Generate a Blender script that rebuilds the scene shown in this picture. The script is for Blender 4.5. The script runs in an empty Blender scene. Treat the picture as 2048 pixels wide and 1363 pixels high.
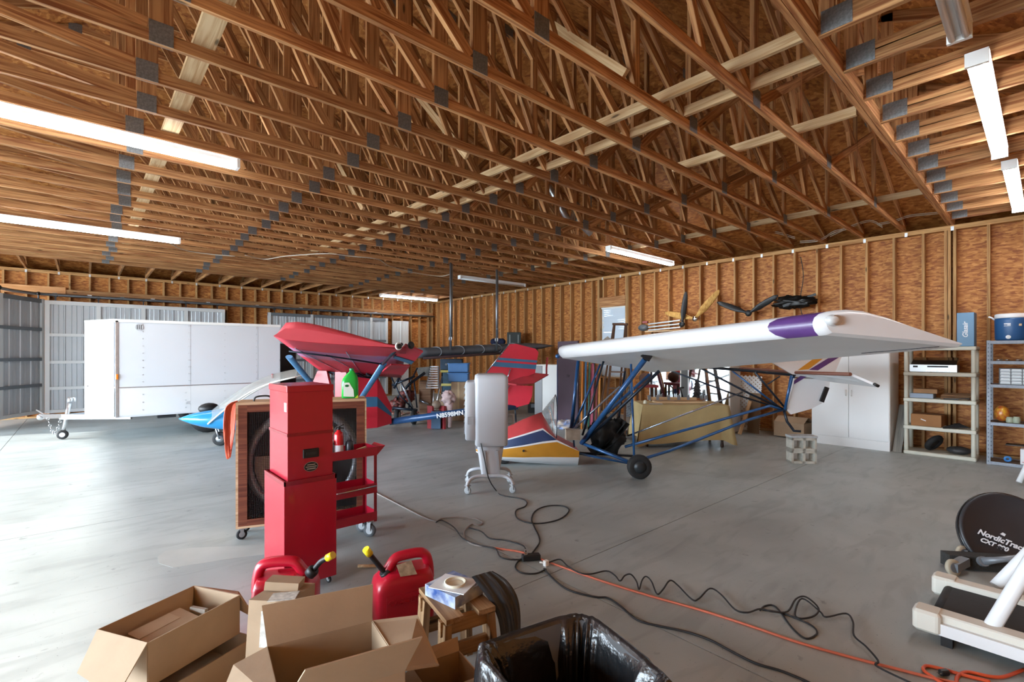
import bpy, bmesh, math, random
from mathutils import Vector, Matrix, Quaternion, Euler
R_ = math.radians
rnd = random.Random(7)
SC = bpy.context.scene
COL = SC.collection

# ------------------------------------------------------------------ camera, world, sun, exposure
CAM_H, YAW, FPX, HOR = 1.65, R_(48.68), 975.0, 706.0
cam_d = bpy.data.cameras.new('camera'); cam = bpy.data.objects.new('camera', cam_d); COL.objects.link(cam)
cam_d.sensor_width = 36.0; cam_d.lens = FPX / 2048 * 36.0; cam_d.shift_y = (HOR - 681.5) / 2048
cam_d.clip_start = 0.05; cam_d.clip_end = 200
cam.location = (0, 0, CAM_H); cam.rotation_euler = (R_(90), 0, YAW - R_(90))
SC.camera = cam
SC.view_settings.view_transform = 'Standard'; SC.view_settings.look = 'None'
SC.view_settings.gamma = 1.0; SC.view_settings.use_curve_mapping = False
SC.view_settings.exposure = 0.42
SC.cycles.use_denoising = True
SC.cycles.max_bounces = 7; SC.cycles.diffuse_bounces = 4; SC.cycles.glossy_bounces = 2
SC.cycles.transmission_bounces = 3; SC.cycles.transparent_max_bounces = 6
SC.cycles.use_adaptive_sampling = True; SC.cycles.adaptive_threshold = 0.05
SC.cycles.sample_clamp_indirect = 8.0; SC.cycles.caustics_reflective = False; SC.cycles.caustics_refractive = False

wd = bpy.data.worlds.new('sky'); SC.world = wd; wd.use_nodes = True
wn = wd.node_tree; bg = wn.nodes['Background']
bg.inputs[0].default_value = (0.74, 0.88, 1.0, 1); bg.inputs[1].default_value = 23.0

sun_d = bpy.data.lights.new('sun', 'SUN'); sun = bpy.data.objects.new('sun', sun_d); COL.objects.link(sun)
sun_d.energy = 8.0; sun_d.angle = R_(1.5); sun_d.color = (1.0, 0.96, 0.9)
sun.rotation_euler = Vector((0.92, -0.30, -0.424)).to_track_quat('-Z', 'Y').to_euler()
sun.location = (-12, 12, 8)
# the open hangar doorway as a portal for the sky light
dp = bpy.data.lights.new('doorway_portal', 'AREA'); dpo = bpy.data.objects.new('doorway_portal', dp); COL.objects.link(dpo)
dp.shape = 'RECTANGLE'; dp.size = 3.45; dp.size_y = 15.0; dp.cycles.is_portal = True
dpo.location = (-7.27, 8.5, 1.725); dpo.rotation_euler = (0, R_(-90), 0)

# ------------------------------------------------------------------ helpers
FW = Vector((math.cos(YAW), math.sin(YAW), 0)); RT = Vector((math.sin(YAW), -math.cos(YAW), 0)); UP = Vector((0, 0, 1))
CAMP = Vector((0, 0, CAM_H))
def ray(px, py): return FW + RT * ((px - 1024) / FPX) + UP * ((HOR - py) / FPX)
def at(px, py, d): return CAMP + ray(px, py) * d                       # point at view depth d
def on_z(px, py, z=0.0):
    r = ray(px, py); return CAMP + r * ((z - CAM_H) / r.z)
def on_y(px, py, y):
    r = ray(px, py); return CAMP + r * (y / r.y)
def on_x(px, py, x):
    r = ray(px, py); return CAMP + r * (x / r.x)
def depth_of(p): return (Vector(p) - CAMP).dot(FW)

def lin(c):
    return tuple((v / 12.92 if v <= 0.04045 else ((v + 0.055) / 1.055) ** 2.4) for v in c)
def hexc(h):
    h = h.lstrip('#'); return lin(tuple(int(h[i:i + 2], 16) / 255 for i in (0, 2, 4))) + (1.0,)

MATS = {}
def mat(name, col, rough=0.55, metal=0.0, var=0.0, scale=6.0, bump=0.0, bscale=40.0, spec=0.5, trans=0.0, emit=0.0, alpha=1.0, coat=0.0, var_col=None, sheen=0.0, stretch=None):
    if name in MATS: return MATS[name]
    m = bpy.data.materials.new(name); m.use_nodes = True; nt = m.node_tree; b = nt.nodes['Principled BSDF']
    c = hexc(col) if isinstance(col, str) else tuple(col)
    b.inputs['Base Color'].default_value = c; b.inputs['Roughness'].default_value = rough; b.inputs['Metallic'].default_value = metal
    b.inputs['Specular IOR Level'].default_value = spec
    if trans: b.inputs['Transmission Weight'].default_value = trans; b.inputs['IOR'].default_value = 1.3
    if coat: b.inputs['Coat Weight'].default_value = coat; b.inputs['Coat Roughness'].default_value = 0.08
    if alpha < 1: b.inputs['Alpha'].default_value = alpha
    if emit: b.inputs['Emission Color'].default_value = c; b.inputs['Emission Strength'].default_value = emit
    if var or bump:
        tc = nt.nodes.new('ShaderNodeTexCoord'); mp = nt.nodes.new('ShaderNodeMapping'); nt.links.new(tc.outputs['Object'], mp.inputs[0])
        if stretch: mp.inputs['Scale'].default_value = stretch
    if var:
        n = nt.nodes.new('ShaderNodeTexNoise'); n.inputs['Scale'].default_value = scale; n.inputs['Detail'].default_value = 5
        nt.links.new(mp.outputs[0], n.inputs['Vector'])
        r = nt.nodes.new('ShaderNodeValToRGB'); r.color_ramp.elements[0].position = 0.35; r.color_ramp.elements[1].position = 0.68
        c2 = hexc(var_col) if var_col else tuple(max(0, v * (1 - var)) for v in c[:3]) + (1,)
        r.color_ramp.elements[0].color = c2; r.color_ramp.elements[1].color = c
        nt.links.new(n.outputs[0], r.inputs[0]); nt.links.new(r.outputs[0], b.inputs['Base Color'])
    if bump:
        n2 = nt.nodes.new('ShaderNodeTexNoise'); n2.inputs['Scale'].default_value = bscale; n2.inputs['Detail'].default_value = 4
        nt.links.new(mp.outputs[0], n2.inputs['Vector'])
        bp = nt.nodes.new('ShaderNodeBump'); bp.inputs['Strength'].default_value = bump; bp.inputs['Distance'].default_value = 0.01
        nt.links.new(n2.outputs[0], bp.inputs['Height']); nt.links.new(bp.outputs[0], b.inputs['Normal'])
    MATS[name] = m; return m

def wood_mat(name, light, dark, tint=0.25, knots=True, rough=0.7, along='X'):
    """sawn softwood: grain along the piece's own long axis, a little different on every piece"""
    if name in MATS: return MATS[name]
    m = bpy.data.materials.new(name); m.use_nodes = True; nt = m.node_tree; L = nt.links; b = nt.nodes['Principled BSDF']
    b.inputs['Roughness'].default_value = rough; b.inputs['Specular IOR Level'].default_value = 0.3
    tc = nt.nodes.new('ShaderNodeTexCoord'); oi = nt.nodes.new('ShaderNodeObjectInfo')
    mp = nt.nodes.new('ShaderNodeMapping')
    mp.inputs['Scale'].default_value = {'X': (0.9, 26, 26), 'Z': (26, 26, 0.9), 'Y': (26, 0.9, 26)}[along]
    add = nt.nodes.new('ShaderNodeVectorMath'); add.operation = 'ADD'
    cmb = nt.nodes.new('ShaderNodeCombineXYZ'); mul = nt.nodes.new('ShaderNodeMath'); mul.operation = 'MULTIPLY'; mul.inputs[1].default_value = 37.0
    L.new(oi.outputs['Random'], mul.inputs[0]); [L.new(mul.outputs[0], cmb.inputs[i]) for i in range(3)]
    L.new(tc.outputs['Object'], mp.inputs[0]); L.new(mp.outputs[0], add.inputs[0]); L.new(cmb.outputs[0], add.inputs[1])
    n = nt.nodes.new('ShaderNodeTexNoise'); n.inputs['Scale'].default_value = 1.6; n.inputs['Detail'].default_value = 6; n.inputs['Distortion'].default_value = 0.8
    L.new(add.outputs[0], n.inputs['Vector'])
    r = nt.nodes.new('ShaderNodeValToRGB'); e = r.color_ramp.elements
    e[0].position = 0.34; e[0].color = hexc(dark); e[1].position = 0.62; e[1].color = hexc(light)
    L.new(n.outputs[0], r.inputs[0]); out = r.outputs[0]
    if knots:
        v = nt.nodes.new('ShaderNodeTexVoronoi'); v.inputs['Scale'].default_value = 1.0; mp2 = nt.nodes.new('ShaderNodeMapping')
        mp2.inputs['Scale'].default_value = {'X': (1.7, 7, 7), 'Z': (7, 7, 1.7), 'Y': (7, 1.7, 7)}[along]
        L.new(tc.outputs['Object'], mp2.inputs[0]); a2 = nt.nodes.new('ShaderNodeVectorMath'); a2.operation = 'ADD'
        L.new(mp2.outputs[0], a2.inputs[0]); L.new(cmb.outputs[0], a2.inputs[1]); L.new(a2.outputs[0], v.inputs['Vector'])
        r2 = nt.nodes.new('ShaderNodeValToRGB'); r2.color_ramp.elements[0].position = 0.05; r2.color_ramp.elements[0].color = (0.25, 0.25, 0.25, 1)
        r2.color_ramp.elements[1].position = 0.11; r2.color_ramp.elements[1].color = (1, 1, 1, 1)
        L.new(v.outputs['Distance'], r2.inputs[0]); mx = nt.nodes.new('ShaderNodeMix'); mx.data_type = 'RGBA'; mx.blend_type = 'MULTIPLY'; mx.inputs[0].default_value = 1
        L.new(out, mx.inputs[6]); L.new(r2.outputs[0], mx.inputs[7]); out = mx.outputs[2]
    hsv = nt.nodes.new('ShaderNodeHueSaturation'); mr = nt.nodes.new('ShaderNodeMapRange'); mr.inputs[3].default_value = 1 - tint; mr.inputs[4].default_value = 1 + tint
    L.new(oi.outputs['Random'], mr.inputs[0]); L.new(mr.outputs[0], hsv.inputs['Value']); L.new(out, hsv.inputs['Color']); L.new(hsv.outputs[0], b.inputs['Base Color'])
    MATS[name] = m; return m

def osb_mat(name, scale=(1, 1, 1)):
    """pressed strand board: long flakes laid across one another"""
    if name in MATS: return MATS[name]
    m = bpy.data.materials.new(name); m.use_nodes = True; nt = m.node_tree; L = nt.links; b = nt.nodes['Principled BSDF']
    b.inputs['Roughness'].default_value = 0.62; b.inputs['Specular IOR Level'].default_value = 0.35
    tc = nt.nodes.new('ShaderNodeTexCoord')
    def flakes(ang, sc, off):
        mp = nt.nodes.new('ShaderNodeMapping'); mp.inputs['Rotation'].default_value = ang; mp.inputs['Scale'].default_value = sc; mp.inputs['Location'].default_value = off
        wn = nt.nodes.new('ShaderNodeTexNoise'); wn.inputs['Scale'].default_value = 3.0
        L.new(tc.outputs['Object'], wn.inputs['Vector'])
        mixv = nt.nodes.new('ShaderNodeMix'); mixv.data_type = 'VECTOR'; mixv.inputs[0].default_value = 0.06
        L.new(tc.outputs['Object'], mixv.inputs[4]); L.new(wn.outputs['Color'], mixv.inputs[5]); L.new(mixv.outputs[1], mp.inputs[0])
        v = nt.nodes.new('ShaderNodeTexVoronoi'); v.inputs['Scale'].default_value = 1.0; L.new(mp.outputs[0], v.inputs['Vector'])
        sp = nt.nodes.new('ShaderNodeSeparateColor'); L.new(v.outputs['Color'], sp.inputs[0]); return sp.outputs[0], v.outputs['Distance']
    a1, d1 = flakes((0.3, 0.25, 0.3), (13, 13, 52), (0, 0, 0)); a2, d2 = flakes((-0.5, -0.4, -0.5), (15, 15, 46), (3.3, 1.1, 7))
    mx = nt.nodes.new('ShaderNodeMix'); mx.data_type = 'FLOAT'; mx.inputs[0].default_value = 0.5; L.new(a1, mx.inputs[2]); L.new(a2, mx.inputs[3])
    r = nt.nodes.new('ShaderNodeValToRGB'); e = r.color_ramp.elements; e[0].position = 0.12; e[0].color = hexc('#864b22'); e[1].position = 0.9; e[1].color = hexc('#c88c4e')
    k = e.new(0.5); k.color = hexc('#aa6c35')
    L.new(mx.outputs[0], r.inputs[0]); L.new(r.outputs[0], b.inputs['Base Color'])
    bp = nt.nodes.new('ShaderNodeBump'); bp.inputs['Strength'].default_value = 0.35; bp.inputs['Distance'].default_value = 0.004
    L.new(mx.outputs[0], bp.inputs['Height']); L.new(bp.outputs[0], b.inputs['Normal'])
    MATS[name] = m; return m

class MB:
    """collects faces of one part; several materials allowed"""
    def __init__(s): s.v = []; s.f = []; s.mi = []; s.sm = []; s.mats = []; s.cur = 0
    def use(s, m):
        if m not in s.mats: s.mats.append(m)
        s.cur = s.mats.index(m); return s
    def face(s, idx, smooth=False): s.f.append(tuple(idx)); s.mi.append(s.cur); s.sm.append(smooth)
    def add(s, pts): n = len(s.v); s.v += [Vector(p) for p in pts]; return n
    def box(s, c, d, rot=None):
        c = Vector(c); h = Vector(d) * 0.5; M = rot.to_matrix() if isinstance(rot, (Quaternion, Euler)) else (rot or Matrix.Identity(3))
        n = s.add([c + M @ Vector((x * h.x, y * h.y, z * h.z)) for x in (-1, 1) for y in (-1, 1) for z in (-1, 1)])
        for q in ((0, 1, 3, 2), (4, 6, 7, 5), (0, 4, 5, 1), (2, 3, 7, 6), (0, 2, 6, 4), (1, 5, 7, 3)): s.face([n + i for i in q])
        return s
    def bb(s, a, b):
        a = Vector(a); b = Vector(b); return s.box((a + b) / 2, [abs(b[i] - a[i]) for i in range(3)])
    def rbox(s, c, d, r=0.02, rot=None, seg=3):
        """box with rounded vertical (z) edges and a soft top"""
        hx, hy, hz = d[0] / 2, d[1] / 2, d[2] / 2; r = min(r, hx * .99, hy * .99)
        def ring(ins, z):
            rr = max(r - ins, 0.001); pts = []
            for cx, cy, a0 in ((hx - r, hy - r, 0), (-hx + r, hy - r, 90), (-hx + r, -hy + r, 180), (hx - r, -hy + r, 270)):
                for i in range(seg + 1):
                    a = R_(a0 + 90 * i / seg); pts.append((cx + rr * math.cos(a), cy + rr * math.sin(a), z))
            return pts
        e = min(r, hz * .6) * 0.6
        rings = [ring(e, -hz), ring(0, -hz + e), ring(0, hz - e), ring(e, hz)]
        M = rot.to_matrix() if isinstance(rot, (Quaternion, Euler)) else (rot or Matrix.Identity(3)); c = Vector(c)
        return s.loft([[c + M @ Vector(p) for p in q] for q in rings], caps=True, smooth=False)
    def loft(s, rings, caps=True, smooth=True, closed=True):
        k = len(rings[0]); base = [s.add(r) for r in rings]
        for a, b in zip(base, base[1:]):
            for i in range(k if closed else k - 1):
                j = (i + 1) % k; s.face((a + i, a + j, b + j, b + i), smooth)
        if caps:
            s.face([base[0] + i for i in reversed(range(k))]); s.face([base[-1] + i for i in range(k)])
        return s
    def beam(s, p0, p1, w, h, up=(0, 0, 1)):
        p0 = Vector(p0); p1 = Vector(p1); x = (p1 - p0); L = x.length; x.normalize(); z = Vector(up); y = z.cross(x)
        if y.length < 1e-4: y = Vector((0, 1, 0)).cross(x)
        y.normalize(); z = x.cross(y); M = Matrix((x, y, z)).transposed()
        return s.box((p0 + p1) / 2, (L, w, h), M)
    def tube(s, pts, r, n=8, caps=True, smooth=True, flat=None):
        pts = [Vector(p) for p in pts]; rs = r if isinstance(r, (list, tuple)) else [r] * len(pts); rings = []
        prev = None
        for i, p in enumerate(pts):
            t = (pts[min(i + 1, len(pts) - 1)] - pts[max(i - 1, 0)]).normalized()
            if prev is None:
                a = Vector((0, 0, 1)) if abs(t.z) < 0.9 else Vector((1, 0, 0)); u = t.cross(a).normalized()
            else: u = (prev - t * prev.dot(t)).normalized()
            prev = u; w = t.cross(u); fl = flat or 1.0
            rings.append([p + (u * math.cos(2 * math.pi * j / n) + w * math.sin(2 * math.pi * j / n) * fl) * rs[i] for j in range(n)])
        return s.loft(rings, caps, smooth)
    def lathe(s, prof, n=20, M=None, caps=True, smooth=True, o=(0, 0, 0)):
        o = Vector(o); M = M or Matrix.Identity(3)
        return s.loft([[o + M @ Vector((r * math.cos(2 * math.pi * j / n), r * math.sin(2 * math.pi * j / n), z)) for j in range(n)] for r, z in prof], caps, smooth)
    def disc(s, c, axis, r, th, n=24):
        q = Vector(axis).to_track_quat('Z', 'Y').to_matrix()
        return s.lathe([(r, -th / 2), (r, th / 2)], n, q, True, False, c)
    def torus(s, c, axis, R, r, n=28, k=8, M=None):
        q = M or Vector(axis).to_track_quat('Z', 'Y').to_matrix(); c = Vector(c); base = len(s.v)
        for i in range(n):
            a = 2 * math.pi * i / n
            s.add([c + q @ Vector(((R + r * math.cos(2 * math.pi * j / k)) * math.cos(a), (R + r * math.cos(2 * math.pi * j / k)) * math.sin(a), r * math.sin(2 * math.pi * j / k))) for j in range(k)])
        for i in range(n):
            for j in range(k):
                s.face((base + i * k + j, base + ((i + 1) % n) * k + j, base + ((i + 1) % n) * k + (j + 1) % k, base + i * k + (j + 1) % k), True)
        return s
    def prism(s, poly, th, M=None, o=(0, 0, 0)):
        """2D outline in local XY, thickness along Z"""
        M = M or Matrix.Identity(3); o = Vector(o)
        a = s.add([o + M @ Vector((p[0], p[1], -th / 2)) for p in poly]); b = s.add([o + M @ Vector((p[0], p[1], th / 2)) for p in poly]); k = len(poly)
        s.face([a + i for i in reversed(range(k))]); s.face([b + i for i in range(k)])
        for i in range(k): s.face((a + i, a + (i + 1) % k, b + (i + 1) % k, b + i))
        return s
    def slab(s, pts, th, nrm=None):
        """a flat panel through 3D corner points, with thickness"""
        pts = [Vector(p) for p in pts]; n = Vector(nrm) if nrm else (pts[1] - pts[0]).cross(pts[2] - pts[0]).normalized()
        a = s.add([p - n * th / 2 for p in pts]); b = s.add([p + n * th / 2 for p in pts]); k = len(pts)
        s.face([a + i for i in reversed(range(k))]); s.face([b + i for i in range(k)])
        for i in range(k): s.face((a + i, a + (i + 1) % k, b + (i + 1) % k, b + i))
        return s
    def ball(s, c, r, n=12, k=8, sc=(1, 1, 1)):
        c = Vector(c)
        return s.loft([[c + Vector((r * sc[0] * math.sin(t) * math.cos(2 * math.pi * j / n), r * sc[1] * math.sin(t) * math.sin(2 * math.pi * j / n), r * sc[2] * math.cos(t))) for j in range(n)] for t in [math.pi * (i + .02) / (k + .04) for i in range(k, -1, -1)]], True, True)
    def lump(s, c, d, seed=0, amp=.25, fq=2.2, n=22, k=14):
        """an irregular soft mass"""
        from mathutils import noise
        c = Vector(c); rings = []
        for i in range(k, -1, -1):
            t = math.pi * (i + .03) / (k + .06); ring = []
            for j in range(n):
                a = 2 * math.pi * j / n; q = Vector((math.sin(t) * math.cos(a), math.sin(t) * math.sin(a), math.cos(t)))
                q = q * (1 + amp * (noise.noise(q * fq + Vector((seed, seed * .7, 0))) + .5 * noise.noise(q * fq * 2.6 + Vector((0, seed, 3)))))
                ring.append(c + Vector((q.x * d[0], q.y * d[1], q.z * d[2])))
            rings.append(ring)
        return s.loft(rings, True, True)
    def grid(s, fn, nu, nv, smooth=True):
        b = s.add([fn(i / nu, j / nv) for i in range(nu + 1) for j in range(nv + 1)])
        for i in range(nu):
            for j in range(nv):
                a = b + i * (nv + 1) + j; s.face((a, a + nv + 1, a + nv + 2, a + 1), smooth)
        return s
    def build(s, name, m=None, parent=None, local=False, M=None):
        me = bpy.data.meshes.new(name)
        vs = s.v
        if parent is not None and not local:
            inv = WM[parent].inverted(); vs = [inv @ v for v in vs]
        me.from_pydata([tuple(v) for v in vs], [], s.f)
        mats = s.mats if s.mats else [m]
        for q in mats: me.materials.append(MATS[q] if isinstance(q, str) else q)
        if s.mats: me.polygons.foreach_set('material_index', s.mi)
        me.polygons.foreach_set('use_smooth', s.sm); me.update()
        bm = bmesh.new(); bm.from_mesh(me); bmesh.ops.recalc_face_normals(bm, faces=bm.faces); bm.to_mesh(me); bm.free()
        o = bpy.data.objects.new(name, me); COL.objects.link(o)
        WM[o] = Matrix.Identity(4)
        if parent is not None: o.parent = parent; WM[o] = WM[parent].copy()
        if M is not None: o.matrix_local = M; WM[o] = (WM[parent] if parent else Matrix.Identity(4)) @ M
        return o
WM = {}
def thing(name, label, cat, loc=(0, 0, 0), rz=0.0, group=None, rot=None):
    o = bpy.data.objects.new(name, None); COL.objects.link(o); o.empty_display_size = 0.1
    o.location = loc; o.rotation_euler = rot if rot else (0, 0, rz)
    WM[o] = Matrix.Translation(Vector(loc)) @ Euler(o.rotation_euler).to_matrix().to_4x4()
    o['label'] = label; o['category'] = cat
    if group: o['group'] = group
    return o
def tag(o, label, cat, group=None):
    o['label'] = label; o['category'] = cat
    if group: o['group'] = group
    return o
def struct(o, label=None):
    o['kind'] = 'structure'
    if label: o['label'] = label
    return o
def tlab(o, label): o['label'] = label; return o
_mesh_cache = {}
def stick(name, p0, p1, w, h, m, parent=None, up=(0, 0, 1)):
    """one sawn board: own local X along its length (grain), w = thickness, h = depth along up; alike boards share mesh data"""
    p0 = Vector(p0); p1 = Vector(p1); x = p1 - p0; L = x.length; x.normalize(); z = Vector(up); y = z.cross(x)
    if y.length < 1e-4: y = Vector((0, 1, 0)).cross(x)
    y.normalize(); z = x.cross(y)
    key = (round(L, 3), w, h, m.name)
    me = _mesh_cache.get(key)
    if me is None:
        b = MB(); b.box((0, 0, 0), (L, w, h)); me = bpy.data.meshes.new(name); me.from_pydata([tuple(v) for v in b.v], [], b.f); me.materials.append(m); me.update(); _mesh_cache[key] = me
    o = bpy.data.objects.new(name, me); COL.objects.link(o)
    W = Matrix.Translation((p0 + p1) / 2) @ Matrix((x, y, z)).transposed().to_4x4()
    if parent is not None: o.parent = parent; o.matrix_local = WM[parent].inverted() @ W
    else: o.matrix_world = W
    WM[o] = W
    return o
def copy_tree(o, M, parent=None):
    """another instance of a thing with its parts and sub-parts (mesh data shared)"""
    c = o.copy(); COL.objects.link(c)
    if parent is None: c.matrix_world = M; WM[c] = M.copy()
    else: c.parent = parent; c.matrix_local = o.matrix_local.copy()
    for ch in o.children: copy_tree(ch, None, c)
    return c
def text_mesh(name, s, size, m, parent, M, ext=0.0015, align='CENTER', font_shear=0.0, bold=0.0):
    cu = bpy.data.curves.new(name, 'FONT'); cu.body = s; cu.size = size; cu.extrude = ext; cu.align_x = align; cu.align_y = 'CENTER'; cu.shear = font_shear; cu.offset = bold
    t = bpy.data.objects.new(name, cu); COL.objects.link(t)
    me = bpy.data.meshes.new_from_object(t); bpy.data.objects.remove(t); bpy.data.curves.remove(cu)
    me.name = name; me.materials.clear(); me.materials.append(m); o = bpy.data.objects.new(name, me); COL.objects.link(o)
    if parent is not None: o.parent = parent; o.matrix_local = WM[parent].inverted() @ M
    else: o.matrix_world = M
    WM[o] = M; return o
def frame(o, x, n):
    """4x4 with local X along x, local Z along n (facing), for lettering"""
    x = Vector(x).normalized(); n = Vector(n).normalized(); y = n.cross(x).normalized(); n = x.cross(y)
    return Matrix.Translation(Vector(o)) @ Matrix((x, y, n)).transposed().to_4x4()
ORD = ['first', 'second', 'third', 'fourth', 'fifth', 'sixth', 'seventh', 'eighth', 'ninth', 'tenth']
# ------------------------------------------------------------------ room
XB, YA, XD, YC = 11.05, 17.5, -7.24, -1.05         # wall planes: right, back, left (open hangar doors), behind the camera
ZP, ZT = 3.715, 3.79                                # underside of the double top plate, truss bearing
PITCH, EAVE = 0.4, 0.17                             # roof pitch, height of the sheathing above bearing at the wall line
W_TR = wood_mat('truss_pine', '#c49464', '#865230', 0.22)
W_ST = wood_mat('stud_pine', '#bd9462', '#97693f', 0.16)
W_BR = wood_mat('brace_pine', '#d2b690', '#b08a60', 0.12)
OSB = osb_mat('strand_board')
GALV = mat('galvanised_plate', '#8c9196', 0.45, 0.55, 0.35, 60)
CLIP = mat('zinc_clip', '#d8dbe0', 0.4, 0.5)

# floor: poured slabs with sawn joints between them
def concrete():
    m = bpy.data.materials.new('concrete'); m.use_nodes = True; nt = m.node_tree; L = nt.links; b = nt.nodes['Principled BSDF']
    tc = nt.nodes.new('ShaderNodeTexCoord'); geo = nt.nodes.new('ShaderNodeNewGeometry')
    def noise(sc, det=5, dist=0.0, st=None):
        n = nt.nodes.new('ShaderNodeTexNoise'); n.inputs['Scale'].default_value = sc; n.inputs['Detail'].default_value = det; n.inputs['Distortion'].default_value = dist
        if st:
            mp = nt.nodes.new('ShaderNodeMapping'); mp.inputs['Scale'].default_value = st; L.new(geo.outputs['Position'], mp.inputs[0]); L.new(mp.outputs[0], n.inputs['Vector'])
        else: L.new(geo.outputs['Position'], n.inputs['Vector'])
        return n.outputs[0]
    def ramp(src, stops):
        r = nt.nodes.new('ShaderNodeValToRGB'); e = r.color_ramp.elements
        e[0].position, e[0].color = stops[0][0], hexc(stops[0][1]); e[1].position, e[1].color = stops[-1][0], hexc(stops[-1][1])
        for p, c in stops[1:-1]: k = e.new(p); k.color = hexc(c)
        L.new(src, r.inputs[0]); return r.outputs[0]
    base = ramp(noise(1.1, 8, 0.6), [(0.25, '#939a99'), (0.5, '#a0a7a6'), (0.75, '#abb2b1')])
    smear = ramp(noise(2.2, 6, 1.2, (0.6, 2.4, 1)), [(0.36, '#9a9a9a'), (0.5, '#ffffff'), (1.0, '#ffffff')])
    spots = ramp(noise(9, 3, 0.3), [(0.24, '#6a6a6a'), (0.33, '#ffffff'), (1.0, '#ffffff')])
    fleck = ramp(noise(70, 2, 0.0), [(0.24, '#505050'), (0.29, '#ffffff'), (1.0, '#ffffff')])
    out = base
    for s_, f in ((smear, 0.2), (spots, 0.42), (fleck, 0.75)):
        mx = nt.nodes.new('ShaderNodeMix'); mx.data_type = 'RGBA'; mx.blend_type = 'MULTIPLY'; mx.inputs[0].default_value = f
        L.new(out, mx.inputs[6]); L.new(s_, mx.inputs[7]); out = mx.outputs[2]
    L.new(out, b.inputs['Base Color'])
    rr = nt.nodes.new('ShaderNodeMapRange'); rr.inputs[3].default_value = 0.34; rr.inputs[4].default_value = 0.6; L.new(noise(1.7, 6, 0.8), rr.inputs[0]); L.new(rr.outputs[0], b.inputs['Roughness'])
    b.inputs['Specular IOR Level'].default_value = 0.4
    bp = nt.nodes.new('ShaderNodeBump'); bp.inputs['Strength'].default_value = 0.12; bp.inputs['Distance'].default_value = 0.005; L.new(noise(25, 5), bp.inputs['Height']); L.new(bp.outputs[0], b.inputs['Normal'])
    MATS['concrete'] = m; return m
CONC = concrete()
JOINT = mat('joint_dirt', '#3c3936', 0.9)
fl = MB(); fl.bb((XD - 0.2, YC - 0.2, -0.2), (XB + 0.2, YA + 0.2, -0.012)); floor = struct(fl.build('floor', JOINT), 'grey concrete hangar floor with sawn joints')
xs = [XD - .2, -4.7, -1.06, 2.6, 6.26, 9.92, XB + .2]; ys = [YC - .2, 2.55, 6.2, 9.86, 13.5, YA + .2]
for i in range(len(xs) - 1):
    for j in range(len(ys) - 1):
        g = 0.004; b = MB(); b.bb((xs[i] + g, ys[j] + g, -0.012), (xs[i + 1] - g, ys[j + 1] - g, 0)); b.build('slab', CONC, floor)
b = MB(); b.slab([on_z(x_, y_, .0008) for x_, y_ in ((315, 1113), (330, 1101), (380, 1095), (450, 1092), (560, 1087), (640, 1084), (560, 1104), (470, 1115), (400, 1126), (345, 1134), (318, 1126))], .0012, (0, 0, 1)); b.build('stain', mat('pale_stain', '#b0b5b2', .55, 0, .12, 3), floor)
ap = MB(); ap.bb((-40, -25, -0.25), (XD - 0.2, 45, -0.01)); struct(ap.build('ground', mat('apron', '#b5b1a8', 0.9, 0, 0.2, 0.6)), 'unseen pale apron added outside the hangar doors to bounce sunlight in')  # out of view, added so sunlight bounces up onto the trusses

# walls -------------------------------------------------------------
def wall_mesh(name, fn, label):
    b = MB(); fn(b); return struct(b.build(name, OSB), label)
WX0, WX1, WZ0, WZ1 = 7.80, 8.68, 1.0, 2.93          # window along wall_right (y range, z range)
def wr(b):
    x0, x1 = XB, XB + 0.02
    b.bb((x0, YC, 0), (x1, WX0, ZT)); b.bb((x0, WX1, 0), (x1, YA, ZT)); b.bb((x0, WX0, 0), (x1, WX1, WZ0)); b.bb((x0, WX0, WZ1), (x1, WX1, ZT))
wall_right = wall_mesh('wall_right', wr, 'right wall of bare studs and strand board sheathing')
wall_back = wall_mesh('wall_back', lambda b: b.bb((XD, YA, 0), (XB, YA + .02, ZT)), 'back wall of studs and strand board behind sliding doors')
wall_behind = wall_mesh('wall_behind', lambda b: b.bb((XD, YC - .02, 0), (XB, YC, ZT)), 'near end wall of strand board')
DO0, DO1, DOZ = 1.0, 16.0, 3.45                      # hangar door opening in the left wall
def wl(b):
    b.bb((XD - .02, YC, 0), (XD, DO0, ZT)); b.bb((XD - .02, DO1, 0), (XD, YA, ZT)); b.bb((XD - .02, DO0, DOZ), (XD, DO1, ZT))
wall_left = wall_mesh('wall_left', wl, 'left wall with the wide open hangar doorway')

SD = 0.14                                            # stud depth
# studs along the right wall, 16 in. on centre
y = 0.42
NOSTUD = []
while y < YA - .1:
    if WX0 - .02 < y < WX1 + .02:
        stick('stud', (XB - SD / 2, y, WZ1 + .28), (XB - SD / 2, y, ZP), 0.038, SD, W_ST, wall_right, (1, 0, 0))
        stick('stud', (XB - SD / 2, y, 0.04), (XB - SD / 2, y, WZ0), 0.038, SD, W_ST, wall_right, (1, 0, 0))
    else:
        stick('stud', (XB - SD / 2, y, 0.04), (XB - SD / 2, y, ZP), 0.038, SD, W_ST, wall_right, (1, 0, 0))
    y += 0.4064
for yy in (WX0 - .045, WX0 - .005 - .0, WX1 + .02, WX1 + .06, 1.30, 1.345):
    stick('stud', (XB - SD / 2, yy, 0.04), (XB - SD / 2, yy, ZP), 0.038, SD, W_ST, wall_right, (1, 0, 0))
stick('header', (XB - SD / 2, WX0, WZ1 + .14), (XB - SD / 2, WX1, WZ1 + .14), SD, 0.28, W_TR, wall_right)
stick('sill', (XB - SD / 2, WX0, WZ0 - .02), (XB - SD / 2, WX1, WZ0 - .02), SD, 0.04, W_ST, wall_right)
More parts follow.
